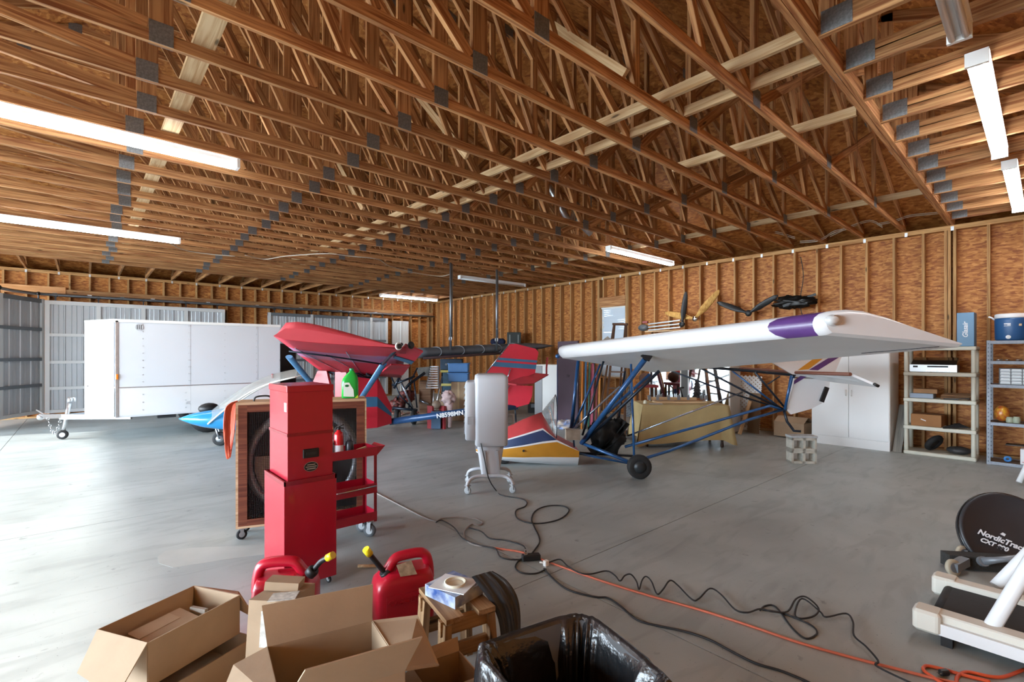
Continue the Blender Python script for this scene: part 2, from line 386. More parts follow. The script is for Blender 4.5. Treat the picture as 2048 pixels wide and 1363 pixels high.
for (a, b_) in ((YC, 4.5), (4.5, 9.4), (9.4, 14.2), (14.2, YA)):
    stick('bottom_plate', (XB - SD / 2, a, .02), (XB - SD / 2, b_, .02), SD, 0.04, W_ST, wall_right)
    stick('top_plate', (XB - SD / 2, a, ZP + .019), (XB - SD / 2, b_, ZP + .019), SD, 0.037, W_ST, wall_right)
    stick('top_plate', (XB - SD / 2, a - (.6 if a > 0 else 0), ZP + .057), (XB - SD / 2, b_ - (.6 if b_ < YA else 0), ZP + .057), SD, 0.037, W_ST, wall_right)
# studs along the back wall
x = -1.9
while x < XB - .1:
    stick('stud', (x, YA - SD / 2, 0.04), (x, YA - SD / 2, ZP), 0.038, SD, W_ST, wall_back, (0, 1, 0)); x += 0.4064
for xx in (XB - .17, XB - .22): stick('stud', (xx, YA - SD / 2, 0.04), (xx, YA - SD / 2, ZP), 0.038, SD, W_ST, wall_back, (0, 1, 0))
for (a, b_) in ((XD, -1), (-1, 4), (4, 8), (8, XB - SD)):
    stick('top_plate', (a, YA - SD / 2, ZP + .019), (b_, YA - SD / 2, ZP + .019), SD, 0.037, W_ST, wall_back)
    stick('top_plate', (a, YA - SD / 2, ZP + .057), (b_, YA - SD / 2, ZP + .057), SD, 0.037, W_ST, wall_back)
stick('bottom_plate', (XD, YA - SD / 2, .02), (XB - SD, YA - SD / 2, .02), SD, 0.04, W_ST, wall_back)
# track backing board under the plates, and a lighter splice at its left end
stick('ledger', (-0.35, YA - SD - .02, 3.25), (XB - .2, YA - SD - .02, 3.25), 0.04, 0.14, W_TR, wall_back)
stick('ledger', (-2.6, YA - SD - .03, 3.27), (-0.35, YA - SD - .03, 3.27), 0.06, 0.2, wood_mat('raw_board', '#d6a070', '#b87a45', .1), wall_back)

# ceiling: hip roof sheathing with the trusses as its parts ---------------------------------
XM, YM = (XB + XD) / 2, (YA + YC) / 2
OH = 0.6
def roof_z(x, y): return ZT + EAVE + PITCH * min(XB - x, x - XD, YA - y, y - YC)
rb = MB(); apex = Vector((XM, YM, roof_z(XM, YM)))
half = min(XB - XM, YA - YM); zt_ = ZT + EAVE + PITCH * half
c4 = [Vector((XD - OH, YC - OH, ZT + EAVE - PITCH * OH)), Vector((XB + OH, YC - OH, ZT + EAVE - PITCH * OH)), Vector((XB + OH, YA + OH, ZT + EAVE - PITCH * OH)), Vector((XD - OH, YA + OH, ZT + EAVE - PITCH * OH))]
lx, ly = (XB - XD) / 2, (YA - YC) / 2
if lx <= ly: r1, r2 = Vector((XM, YC + lx, zt_)), Vector((XM, YA - lx, zt_))
else: r1, r2 = Vector((XD + ly, YM, zt_)), Vector((XB - ly, YM, zt_))
for pts in ([c4[0], c4[1], r1], [c4[1], c4[2], r2, r1] if lx <= ly else [c4[1], c4[2], r2], [c4[2], c4[3], r2] if lx <= ly else [c4[2], c4[3], r1, r2], [c4[3], c4[0], r1, r2] if lx <= ly else [c4[3], c4[0], r1]):
    rb.slab(pts, 0.02, (0, 0, 1))
# overhang and unseen soffit boards added to stop sky light leaking in
ez = ZT + EAVE - PITCH * OH
rb.bb((XB + .02, YC - OH, ez - .02), (XB + OH, YA + OH, ez)); rb.bb((XD - OH, YC - OH, ez - .02), (XD - .02, YA + OH, ez))
rb.bb((XD - OH, YA + .02, ez - .02), (XB + OH, YA + OH, ez)); rb.bb((XD - OH, YC - OH, ez - .02), (XB + OH, YC - .02, ez))
ceiling = struct(rb.build('ceiling', OSB), 'open hip roof of wooden trusses under strand board sheathing')

TA = 0.0172                                          # the trusses run a degree off square
T0, TS, NT = 1.11, 0.6096, 24
PAN = [-5.3, -3.4, -1.45, 0.42, 2.32, 4.42, 6.5, 8.75]
def truss(k):
    y0 = T0 + TS * k
    def Y(x): return y0 + TA * x
    ztop = min(ZT + EAVE - 0.03 + PITCH * (y0 - YC - .1), ZT + EAVE - 0.03 + PITCH * (YA - y0 - .1))     # flat top of the step-down hip trusses
    def top(x): return min(ztop, ZT + EAVE - 0.03 + PITCH * min(XB - x, x - XD)) - 0.045
    x0, x1 = XD + .05, XB - .02
    root = MB(); girder = k in (0, NT - 1)
    w = 0.038
    yo = 0.0
    root.beam((x0, Y(x0), ZT + .045), (x1, Y(x1), ZT + .045), w, 0.089)
    o = root.build('roof_truss', W_TR, ceiling)
    if girder:
        tlab(o, 'doubled girder truss')
        s = -1 if k == 0 else 1
        stick('bottom_chord', (x0, Y(x0) + s * .042, ZT + .06), (x1, Y(x1) + s * .042, ZT + .06), w, 0.12, W_TR, o)
    xl = max(XD + (ztop - ZT - EAVE + .03) / PITCH, x0); xr = XB - (ztop - ZT - EAVE + .03) / PITCH
    stick('top_chord', (x0, Y(x0), top(x0)), (xl, Y(xl), top(xl)), w, 0.089, W_TR, o)
    stick('top_chord', (xr, Y(xr), top(xr)), (x1, Y(x1), top(x1)), w, 0.089, W_TR, o)
    if xr - xl > .2: stick('top_chord', (xl, Y(xl), top(xl)), (xr, Y(xr), top(xr)), w, 0.089, W_TR, o)
    zb = ZT + .09
    jit = rnd.uniform(-.05, .05)
    for i, xp in enumerate(PAN):
        xp += jit
        zt = top(xp) - .03
        if zt - zb > .12:
            wid = 0.14 if i in (3, 4) else 0.089
            stick('web', (xp, Y(xp), zb - .04), (xp, Y(xp), zt), w, wid, W_TR, o, (1, 0, 0))
        # metal gusset plates, one pressed on each face
        for s in (-1, 1): stick('gusset_plate', (xp - .07, Y(xp) + s * .022, ZT + .075), (xp + .07, Y(xp) + s * .022, ZT + .075), 0.003, 0.15, GALV, o)
        if i + 1 < len(PAN) and xp >= PAN[3] - .1:
            xn = PAN[i + 1] + jit
            zt2 = top(xp + .1) - .04
            stick('web', (xp + .1, Y(xp), zt2), (xn - .09, Y(xn), zb + .01), w, 0.089, W_TR, o, (0, 0, 1))
            # secondary diagonal and post of the fan
            xm = (xp + xn) / 2 + .1
            if zt2 - zb > .5:
                stick('web', (xm - .55, Y(xm), min(top(xm - .55) - .03, zb + 1.1)), (xm, Y(xm), zb), w, 0.064, W_TR, o)
                if k % 2 == 0 or i > 4: stick('web', (xm, Y(xm), zb), (xm, Y(xm), top(xm) - .03), w, 0.064, W_TR, o, (1, 0, 0))
            if i >= 5 and zt2 - zb > .3:
                stick('web', (xn - .1, Y(xn), top(xn - .1) - .04), (xp + .12, Y(xp), zb), w, 0.089, W_TR, o)
    # long shallow members on the left half, meeting the plate by the lateral brace
    xa, xb2 = PAN[3] + jit - .08, -5.4
    stick('web', (xa, Y(xa), zb + .02), (xb2, Y(xb2), min(top(xb2) - .05, zb + .95)), w, 0.089, W_TR, o)
    if k % 3 == 1: stick('web', (-1.3, Y(-1.3), zb), (-3.2, Y(-3.2), min(top(-3.2) - .04, zb + 1.2)), w, 0.089, W_TR, o)
    for s in (-1, 1):
        for xq in (xl, xr):
            stick('gusset_plate', (xq - .08, Y(xq) + s * .022, top(xq)), (xq + .08, Y(xq) + s * .022, top(xq)), 0.003, 0.14, GALV, o)
    # zinc clip to the plate on the right wall
    stick('clip', (XB - SD - .005, Y(XB) - .06, ZP + .02), (XB - SD - .005, Y(XB) - .02, ZP + .02), 0.008, 0.07, CLIP, wall_right)
for k in range(NT): truss(k)
# jack trusses between the near girder and the end wall, and between the far girder and the back wall
def jack(x, near):
    yg = (T0 if near else T0 + TS * (NT - 1)) + TA * x + (-.06 if near else .06)
    ye = YC + .03 if near else YA - .03
    o = stick('jack_truss', (x, yg, ZT + .045), (x, ye, ZT + .045), 0.038, 0.089, W_TR, ceiling)
    zg = ZT + EAVE - .06 + PITCH * abs(yg - (YC if near else YA)); ze = ZT + EAVE - .06
    stick('top_chord', (x, yg, zg), (x, ye, ze), 0.038, 0.089, W_TR, o)
    stick('web', (x, yg + (-.05 if near else .05), ZT + .08), (x, yg + (-.05 if near else .05), zg), 0.038, 0.089, W_TR, o, (0, 1, 0))
    ym = yg + (ye - yg) * .45
    stick('web', (x, yg + (ye - yg) * .04, ZT + .11), (x, ye + (yg - ye) * .22, ze + .02), 0.038, 0.064, W_TR, o)
    stick('gusset_plate', (x - .022, yg + (-.02 if near else .02), ZT + .085), (x - .022, yg + (-.2 if near else .2), ZT + .085), 0.003, 0.15, GALV, o)
    if not near: stick('clip', (x - .02, YA - SD - .005, ZP + .02), (x + .02, YA - SD - .005, ZP + .02), 0.008, 0.07, CLIP, wall_back)
x = 3.15
while x < XB - .3: jack(x, True); x += .6096
x = -1.7
while x < XB - .3: jack(x, False); x += .6096
# lateral braces tying the trusses together
def lateral(x, y0, y1, flat, dz=0.0, m=W_BR, w=.038, h=.089):
    z = ZT + .09 + (w / 2 if flat else h / 2) + dz
    n = max(1, round((y1 - y0) / 4.3))
    for i in range(n):
        a = y0 + (y1 - y0) * i / n; b = y0 + (y1 - y0) * (i + 1) / n
        stick('lateral_brace', (x, a, z), (x, b, z), h if flat else w, w if flat else h, m, ceiling)
lateral(0.66, 3.2, 14.9, True, h=.14)
lateral(3.86, 1.2, 15.2, False); lateral(4.28, 1.25, 15.1, False, .01)
lateral(5.45, 1.3, 3.2, False); lateral(8.85, 1.3, 14.9, False, .0); lateral(-3.0, 2, 15, True)
for yb in (2.4, 4.6, 7.4, 10.2, 12.6):
    zt = min(roof_z(3.4, yb), 6.2) - .2
    stick('sway_brace', (3.35, yb, ZT + .15), (3.35, yb + (zt - ZT) * .9, zt), 0.038, 0.089, W_BR, ceiling)
# ------------------------------------------------------------------ window with blind
WHITE = mat('white_paint', '#e9e9e6', 0.45)
def translucent(name, col, t=0.5):
    m = mat(name, col, 0.6); nt = m.node_tree; b = nt.nodes['Principled BSDF']; tr = nt.nodes.new('ShaderNodeBsdfTranslucent'); tr.inputs[0].default_value = hexc(col)
    mx = nt.nodes.new('ShaderNodeMixShader'); mx.inputs[0].default_value = t; nt.links.new(b.outputs[0], mx.inputs[1]); nt.links.new(tr.outputs[0], mx.inputs[2])
    nt.links.new(mx.outputs[0], nt.nodes['Material Output'].inputs[0]); return m
GLASS = mat('window_glass', '#ffffff', 0.02, trans=1.0)
b = MB(); yy0, yy1 = WX0 + .005, WX1 - .005
for (a, c) in (((XB - .03, yy0, WZ0), (XB + .02, yy0 + .05, WZ1)), ((XB - .03, yy1 - .05, WZ0), (XB + .02, yy1, WZ1)), ((XB - .03, yy0, WZ0), (XB + .02, yy1, WZ0 + .05)), ((XB - .03, yy0, WZ1 - .05), (XB + .02, yy1, WZ1)), ((XB - .03, yy0, 1.94), (XB + .02, yy1, 1.99))): b.bb(a, c)
win = struct(b.build('window_1', WHITE), 'white framed window with a crooked white blind')
for z0, z1 in ((WZ0 + .05, 1.94), (1.99, WZ1 - .05)):
    b = MB(); b.bb((XB - .004, yy0 + .05, z0), (XB + .002, yy1 - .05, z1)); b.build('pane', GLASS, win)
SLAT = translucent('blind_slat', '#cfdbe6', 0.035)
bl = thing('window_blind', 'white slatted blind hanging crooked in the right wall window', 'blind', (XB - .06, (yy0 + yy1) / 2, WZ1))
b = MB(); b.box((XB - .06, (yy0 + yy1) / 2, WZ1 - .02), (.04, yy1 - yy0 - .02, .04)); b.build('headrail', WHITE, bl)
for i in range(40):
    z = WZ1 - .06 - i * .0475; sk = .02 * math.sin(i * .35) * (1 if i < 14 else .2)
    if z < WZ0 + .03: break
    stick('slat', (XB - .06, yy0 + .03, z + sk), (XB - .06, yy1 - .04 - (.05 if 2 < i < 12 and i % 3 else 0), z - sk), 0.004, 0.05, SLAT, bl, (0.22, 0, 1))

# ------------------------------------------------------------------ sliding hangar doors on the back wall
RIB = mat('ribbed_sheet', '#c3c8cd', 0.42, 0.25, 0.06, 2)
FRAMEM = mat('door_frame_white', '#d9dcdd', 0.4, 0.2)
FRAMED = mat('door_frame_grey', '#767d84', 0.5, 0.3)
STEEL = mat('track_steel', '#8d949b', 0.35, 0.8, 0.2, 8)
DARKST = mat('dark_steel', '#3b3d40', 0.45, 0.6)
def ribbed(b, p0, p1, z0, z1, n_out, pitch=0.305):
    """steel sheet with a raised rib every pitch and two small ones between"""
    d = Vector(p1) - Vector(p0); L = d.length; d.normalize(); q = []
    n = max(1, round(L / pitch)); pt = L / n
    for i in range(n):
        s0 = i * pt
        q += [(s0, 0), (s0 + .012, .02), (s0 + .035, .02), (s0 + .05, 0), (s0 + pt * .42, 0), (s0 + pt * .42 + .012, .006), (s0 + pt * .42 + .025, 0), (s0 + pt * .7, 0), (s0 + pt * .7 + .012, .006), (s0 + pt * .7 + .025, 0)]
    q.append((L, 0)); nv = Vector(n_out)
    pa = [Vector(p0) + d * a + nv * h for a, h in q]
    a = b.add([Vector((p.x, p.y, z0)) for p in pa]); c = b.add([Vector((p.x, p.y, z1)) for p in pa])
    for i in range(len(q) - 1): b.face((a + i, a + i + 1, c + i + 1, c + i))
def door_leaf(name, label, p0, p1, z0, z1, stops, rails, railm, edge=FRAMEM):
    p0 = Vector(p0); p1 = Vector(p1); d = (p1 - p0).normalized(); nin = Vector((d.y, -d.x, 0))
    if nin.dot(Vector((0, 0, 0)) - p0) < 0: nin = -nin
    root = thing(name, label, 'door', (p0.x, p0.y, 0)); root['kind'] = 'structure'; del root['category']
    L = (p1 - p0).length; st = [0] + stops + [1]
    for a, c in zip(st, st[1:]):
        b = MB(); ribbed(b, p0 + d * L * a, p0 + d * L * c, z0 + .04, z1 - .04, nin); b.build('metal_sheet', RIB, root)
    for a in st:
        q = p0 + d * L * min(max(a, .012), .988) + nin * .035
        b = MB(); b.beam((q.x, q.y, z0), (q.x, q.y, z1), .09, .05, nin); b.build('stile', edge, root)
    for z in rails:
        b = MB(); q0 = p0 + nin * .04 + d * .08; q1 = p1 + nin * .04 - d * .08; b.beam((q0.x, q0.y, z), (q1.x, q1.y, z), .05, .075); b.build('rail', railm, root)
    for z, hh in ((z0 + .04, .08), (z1 - .05, .1)):
        b = MB(); q0 = p0 + nin * .03; q1 = p1 + nin * .03; b.beam((q0.x, q0.y, z), (q1.x, q1.y, z), .05, hh); b.build('rail', railm if z > 1 else edge, root)
    for a in st[1:-1] + [.05, .95]:   # hanger rollers up to the track
        q = p0 + d * L * a + nin * .02
        b = MB(); b.beam((q.x, q.y, z1 - .02), (q.x, q.y, z1 + .16), .03, .02, nin); b.disc((q.x, q.y, z1 + .13), nin, .045, .03, 14); b.build('hanger', DARKST, root)
    return root
DY = YA - SD - .17
door_leaf('door_1', 'ribbed metal hangar door leaf swung inward at far left', (-0.80, DY - .02, 0), (-2.1, DY - 2.35, 0), 0.14, 3.02, [0.5], [0.85, 1.5, 2.25], FRAMED)
door_leaf('door_2', 'wide ribbed metal sliding door behind the white trailer', (-0.74, DY, 0), (3.28, DY, 0), 0.12, 3.0, [.26, .5, .75], [0.75, 1.42, 2.12], FRAMEM)
door_leaf('door_3', 'ribbed metal sliding door behind the red wing', (4.50, DY, 0), (8.75, DY, 0), 0.1, 2.98, [.33, .64, .84], [0.75, 1.42, 2.12], FRAMED)
b = MB(); ribbed(b, (9.0, DY + .1, 0), (9.72, DY + .1, 0), .02, 2.92, (0, -1, 0)); tag(b.build('metal_sheet', mat('bare_sheet', '#dfe4e6', .4, .3)), 'loose pale ribbed metal sheet leaning past the sliding doors', 'metal sheet')
b = MB(); tz = 3.15
b.tube([(10.85, DY, tz), (6, DY, tz), (2, DY, tz), (-.5, DY, tz), (-.95, DY - .12, tz), (-1.25, DY - .5, tz), (-1.5, DY - 1.1, tz), (-2.2, DY - 2.5, tz)], 0.038, 10)
trk = struct(b.build('trim_1', STEEL), 'round steel track carrying the sliding doors')
for i in range(17):
    xx = -.6 + i * .68; b = MB(); b.bb((xx, DY - .01, tz + .02), (xx + .09, YA - SD - .03, tz + .05)); b.bb((xx, DY - .02, tz - .01), (xx + .09, DY + .0, tz + .05)); b.build('bracket', CLIP if i % 2 else STEEL, trk)

# ------------------------------------------------------------------ fluorescent strip lights under the chords
FIXW = mat('fixture_enamel', '#f0f1f2', 0.35)
TUBE_ON = mat('tube_lit', (1, 1, 1, 1), 0.4, emit=28.0)
TUBE_OFF = mat('tube_unlit', '#dfe3e6', 0.3)
def strip(x0, x1, y, lit, label, dang=True):
    z = ZT - .045
    t = thing('strip_light', label, 'light', ((x0 + x1) / 2, y, ZT), group='fluorescent strip lights')
    def Y(x): return y + TA * (x - x0)
    b = MB()
    L = x1 - x0
    prof = [(-.045, .045), (-.03, -.02), (-.062, -.028), (-.068, -.012), (-.055, .045)]
    b.beam((x0, Y(x0), z + .01), (x1, Y(x1), z + .01), .085, .065)
    b.beam((x0, Y(x0), z + .04), (x1, Y(x1), z + .04), .13, .008)
    b.build('housing', FIXW, t)
    for s in (-1, 1):
        b = MB(); b.tube([(x0 + .02, Y(x0) + s * .034, z - .042), (x1 - .02, Y(x1) + s * .034, z - .042)], .019, 10); b.build('tube', TUBE_ON if lit else TUBE_OFF, t)
    for xx in (x0, x1):
        b = MB(); b.box((xx, Y(xx), z - .008), (.03, .125, .1)); b.build('end_cap', FIXW, t)
    return t
strip(-1.16, 1.28, 6.02, True, 'long lit strip light nearest at upper left')
strip(-1.10, 1.34, 10.85, True, 'lit strip light behind the nearest one at left')
strip(8.0, 10.4, 16.25, True, 'small lit strip light in the far corner above the metal doors')
strip(7.75, 10.2, 10.995, False, 'unlit strip light between the two hanging steel poles')
strip(7.85, 10.28, 6.02, True, 'lit strip light above the window and propellers')
strip(1.85, 4.3, 0.42, False, 'unlit strip light cut by the top edge at right')
strip(4.75, 7.2, 0.42, True, 'long lit strip light at upper right under the short jack trusses')
strip(7.7, 10.15, 0.42, True, 'lit strip light at right nearest the stud wall')
# ------------------------------------------------------------------ white cargo trailer
TW = mat('trailer_white', '#d2d6dc', 0.28, 0.0, 0.03, 1.2, coat=0.25)
TWL = mat('trailer_white_gloss', '#e6e8ea', 0.16, 0.1, 0.04, 2.0, coat=0.5, bump=0.03, bscale=2.5)
ALU = mat('aluminium', '#c9ccd0', 0.3, 0.85, 0.12, 20)
DIAM = mat('tread_plate', '#d5d4cf', 0.42, 0.45, 0.2, 30)
RUB = mat('black_rubber', '#1b1b1c', 0.75)
BLK = mat('black_plastic', '#17181a', 0.5)
ty0, ty1, tx0, tx1, tz0, tz1, tip = 11.72, 13.6, 0.45, 3.33, 0.44, 2.29, 0.035
tr = thing('cargo_trailer', 'white enclosed cargo trailer with a V nose and tongue jack', 'trailer', (1.9, 12.66, 0))
def tsec(b, pts, z0, z1):
    n = b.add([(p[0], p[1], z0) for p in pts]); m = b.add([(p[0], p[1], z1) for p in pts]); k = len(pts)
    for i in range(k): b.face((n + i, n + (i + 1) % k, m + (i + 1) % k, m + i))
    b.face([n + i for i in reversed(range(k))]); b.face([m + i for i in range(k)])
ym_ = (ty0 + ty1) / 2
body = MB(); tsec(body, [(tx0, ty0 + .012), (tx1, ty0 + .012), (tx1, ty1), (tx0, ty1), (tip + .012, ym_)], tz0, tz1 - .02); body.build('body', TW, tr)
zb_ = 1.0
secs = [tx0 + .02, 1.632, 2.88, tx1]
for a, c in zip(secs, secs[1:]):
    b = MB(); b.bb((a + .003, ty0, zb_ + .012), (c - .003, ty0 + .012, tz1 - .06)); b.build('side_panel', TW, tr)
    b = MB(); b.bb((a + .001, ty0, tz0 + .03), (c - .001, ty0 + .012, zb_ - .004)); b.build('lower_panel', TWL, tr)
d1 = Vector((tip, ym_, 0)) - Vector((tx0, ty0, 0)); n1 = Vector((d1.y, -d1.x, 0)).normalized(); n1 = -n1 if n1.x > 0 else n1
def nosep(f0, f1, z0, z1, m, name, off=.006):
    p = Vector((tx0, ty0, 0)); b = MB(); q0 = p + d1 * f0 + n1 * off; q1 = p + d1 * f1 + n1 * off
    b.slab([(q0.x, q0.y, z0), (q1.x, q1.y, z0), (q1.x, q1.y, z1), (q0.x, q0.y, z1)], .012); b.build(name, m, tr)
nosep(.03, .46, zb_ + .02, tz1 - .06, TW, 'nose_panel'); nosep(.465, .93, zb_ + .02, tz1 - .06, TW, 'nose_panel')
nosep(.02, .94, tz0 + .02, zb_, DIAM, 'stone_guard', .01); nosep(.93, 1.0, tz0, tz1 - .02, WHITE, 'nose_cap', .014)
b = MB()
b.beam((tx0, ty0 - .006, (tz0 + tz1) / 2 - .01), (tx0 + .04, ty0 - .006, (tz0 + tz1) / 2 - .01), .012, tz1 - tz0 - .04); b.build('corner_post', ALU, tr)
b = MB(); b.bb((tx0 - .01, ty0 - .012, tz1 - .055), (tx1 + .01, ty0 + .02, tz1)); b.build('roof_rail', WHITE, tr)
p = Vector((tx0, ty0, 0)) + n1 * .008; q = p + d1; b = MB(); b.beam((p.x, p.y, tz1 - .028), (q.x, q.y, tz1 - .028), .03, .055); b.build('roof_rail', WHITE, tr)
b = MB(); b.bb((secs[0], ty0 - .006, zb_ - .006), (tx1, ty0 + .004, zb_ + .012)); b.build('belt_trim', ALU, tr)
b = MB()
for xx in (.86, 1.632 - .03, 1.632 + .0, 2.24, 2.88 - .03):
    for i in range(9): b.disc((xx, ty0 - .002, zb_ + .1 + i * .138), (0, 1, 0), .009, .006, 6)
for xx in (.86, 1.55, 2.24):
    for i in range(3): b.disc((xx, ty0 - .002, tz0 + .12 + i * .15), (0, 1, 0), .009, .006, 6)
for i in range(11): b.disc((tx0 + .02, ty0 - .014, tz0 + .1 + i * .165), (0, 1, 0), .009, .006, 6)
b.build('rivets', ALU, tr)['kind'] = 'stuff'
b = MB(); b.disc((.80, ty0 - .008, 2.15), (0, 1, 0), .062, .014, 20); vent = b.build('vent', mat('vent_grey', '#b9bcbf', .5), tr)
for i in (-1, 0, 1): b = MB(); b.box((.80 + i * .03, ty0 - .016, 2.15), (.008, .006, .085)); b.build('slot', BLK, vent)
b = MB(); b.rbox((tx0 + .022, ty0 - .02, 1.21), (.04, .03, .1), .01); b.build('marker_light', mat('amber_lens', '#d9771e', .25), tr)
b = MB(); b.rbox((3.17, ty0 - .015, 1.14), (.045, .03, .1), .015); b.build('marker_light', mat('red_lens', '#b3242b', .25), tr)
for s, yy in ((1, ty0 + .05), (-1, ty1 - .05)):
    b = MB(); b.use(RUB); b.torus((1.95, yy + .07 * s, .325), (0, 1, 0), .225, .1, 24, 8); b.use(ALU); b.disc((1.95, yy + .06 * s, .325), (0, 1, 0), .17, .1, 16); b.build('wheel', None, tr)
    b = MB(); b.bb((1.55, yy - .05 * s, .62), (2.35, yy + .02 * s, .68)); b.build('fender', TW, tr)
b = MB(); b.bb((1.1, ty0 + .1, .37), (1.4, ty0 + .25, .44)); b.build('stabiliser_step', DARKST, tr)
b = MB(); b.beam((-.33, 12.66, .44), (.7, 12.0, .42), .06, .09); b.beam((-.33, 12.66, .44), (.7, 13.3, .42), .06, .09); b.build('tongue', ALU, tr)
b = MB(); b.beam((-.62, 12.66, .47), (-.25, 12.66, .45), .09, .08); b.ball((-.60, 12.66, .46), .06); b.beam((-.55, 12.66, .5), (-.66, 12.66, .6), .03, .02); b.build('coupler', ALU, tr)
b = MB(); b.tube([(-.20, 12.70, .72), (-.29, 12.71, .12)], .032, 12); b.tube([(-.19, 12.70, .80), (-.2, 12.7, .70)], .04, 12); b.tube([(-.19, 12.7, .79), (-.12, 12.62, .79), (-.12, 12.6, .72)], .011, 6)
jk = b.build('tongue_jack', ALU, tr)
b = MB(); b.use(RUB); b.lathe([(.05, -.03), (.085, -.03), (.09, 0), (.085, .03), (.05, .03)], 18, Vector((.2, 1, 0)).to_track_quat('Z', 'Y').to_matrix(), True, True, (-.30, 12.71, .092)); b.use(ALU); b.disc((-.30, 12.71, .092), (.2, 1, 0), .045, .075, 12); b.build('jack_wheel', None, jk)
b = MB()
for i in range(14):
    t = i / 13; pz = .42 - .28 * math.sin(math.pi * t); b.torus((-.50 + .18 * t, 12.62 + .03 * math.sin(i), pz), (1, 0, .3) if i % 2 else (0, 1, .2), .02, .006, 10, 5)
b.build('safety_chain', ALU, tr)

# ------------------------------------------------------------------ aircraft helpers
def airfoil(le, te, thick, top=1.0, bot=0.45, n=9, up=None, peak=.25, bulge=0.0):
    le = Vector(le); te = Vector(te); c = te - le; L = c.length; up = Vector(up) if up else Vector((0, 0, 1)); up = (up - c.normalized() * up.dot(c.normalized())).normalized()
    def th(t): return 2.6 * math.sqrt(t) * (1 - t) ** 1.15 * thick / 1.05
    pts = []
    for i in range(n, -1, -1): t = (i / n) ** 1.7; pts.append(le + c * t + up * (th(t) * top * .62))
    for i in range(1, n): t = (i / n) ** 1.7; pts.append(le + c * t - up * (th(t) * bot * .62))
    return pts
def ptube(b, pts, r, n=7): b.tube([at(*p) for p in pts], r, n); return b

# ------------------------------------------------------------------ white ultralight aeroplane
AW = mat('wing_white', '#dedee0', 0.38, 0, 0.04, 3, coat=0.15)
PUR = mat('livery_purple', '#5b3a78', 0.35, 0, 0.15, 8, coat=0.2)
AOR = mat('livery_orange', '#c88a2c', 0.4, 0, 0.12, 6)
ARED = mat('livery_red', '#c5474a', 0.4, 0, 0.12, 6)
ANAV = mat('livery_navy', '#2b3f66', 0.4, 0, 0.15, 6)
BTUBE = mat('blue_tube', '#275a8f', 0.3, 0.25, 0.3, 10, coat=0.3)
DTUBE = mat('dark_tube', '#1f2a38', 0.35, 0.4, 0.3, 10)
SILV = mat('silver_tube', '#aab4c2', 0.25, 0.8)
CLEAR = mat('clear_plastic', '#e8eef2', 0.05, trans=0.9, alpha=0.55)
wa = thing('ultralight_aeroplane', 'white winged ultralight aeroplane with striped nose and blue tube frame', 'aeroplane', (5.9, 4.6, 0))
U = Vector((.754, -.657, 0)); Wn = Vector((-.657, -.754, 0)); DC = 7.35
# wing
rle, tle = Vector((5.43, 5.02, 1.575)), Vector((4.80, 1.37, 1.805)); rte, tte = Vector((6.49, 4.10, 1.36)), Vector((5.66, .62, 1.705))
WPROF = [(0, 0), (-.03, .035), (-.045, .075), (-.047, .115), (-.035, .155), (.0, .19), (.06, .218), (.15, .235), (.28, .235), (.45, .2), (.65, .135), (.85, .06), (1, .004), (1, -.004), (.75, 0), (.45, 0), (.2, 0)]
def wring(f, k=1.0, kz=1.0, dz=0.0):
    le = rle.lerp(tle, f); te = rte.lerp(tte, f); c = te - le; m = le.lerp(te, .45)
    return [m + (le + c * t - m) * k + Vector((0, 0, h * kz + dz)) for t, h in WPROF]
wb = MB(); fr = [-.012, 0, .04, .3, .6, .85, .9, .955, .985, 1.0, 1.012]
def wrow(f):
    if f != .9: return None
    return [wring(.876 + .05 * (min(abs(j - 3.2), 3.8) / 3.8) ** 2.2 if j <= 7 else .926)[j] for j in range(len(WPROF))]
rings = [wrow(f) or wring(f, .9 if f < 0 else (.975 if f > 1.01 else 1), .75 if f < 0 else (.72 if f > 1.01 else 1), .02 if (f < 0 or f > 1.01) else 0) for f in fr]
n = len(rings[0]); base = [wb.add(r) for r in rings]
PJ = {6: (0, 6), 7: (0, 6)}
for i in range(len(fr) - 1):
    for j in range(n):
        k = (j + 1) % n; pr = PJ.get(i); wb.use(PUR if pr and pr[0] <= j <= pr[1] else AW)
        wb.face((base[i] + j, base[i] + k, base[i + 1] + k, base[i + 1] + j), j < 13 or j == 16 and False)
wb.use(AW); wb.face([base[0] + j for j in range(n)]); wb.face([base[-1] + j for j in range(n)])
wing = wb.build('wing', None, wa)
c = rle.lerp(tle, 1.0) + Vector((-.02, -.045, .125)); b = MB()
b.ball(c + Vector((.03, -.005, 0)), .092, 18, 10, (1, .62, .55)); ll = b.build('landing_light', mat('lens_clear', '#e4e7e8', .12, trans=.15, coat=.8), wing)
b = MB(); b.lathe([(.004, .0), (.03, .012), (.045, .035)], 14, Vector((-.6, -.7, 0)).to_track_quat('Z', 'Y').to_matrix(), True, True, c + Vector((.02, -.02, 0))); b.build('lamp', ALU, ll)
b = MB(); b.ball(rle + Vector((-.05, .06, .03)), .035); b.build('root_fitting', BTUBE, wa)
# aileron gap line under the trailing edge
b = MB(); b.tube([rte.lerp(tte, f).lerp(rle.lerp(tle, f), .1) + Vector((0, 0, -.004)) for f in (.82, .9, .99)], .0035, 5); b.build('hinge_line', DTUBE, wing)
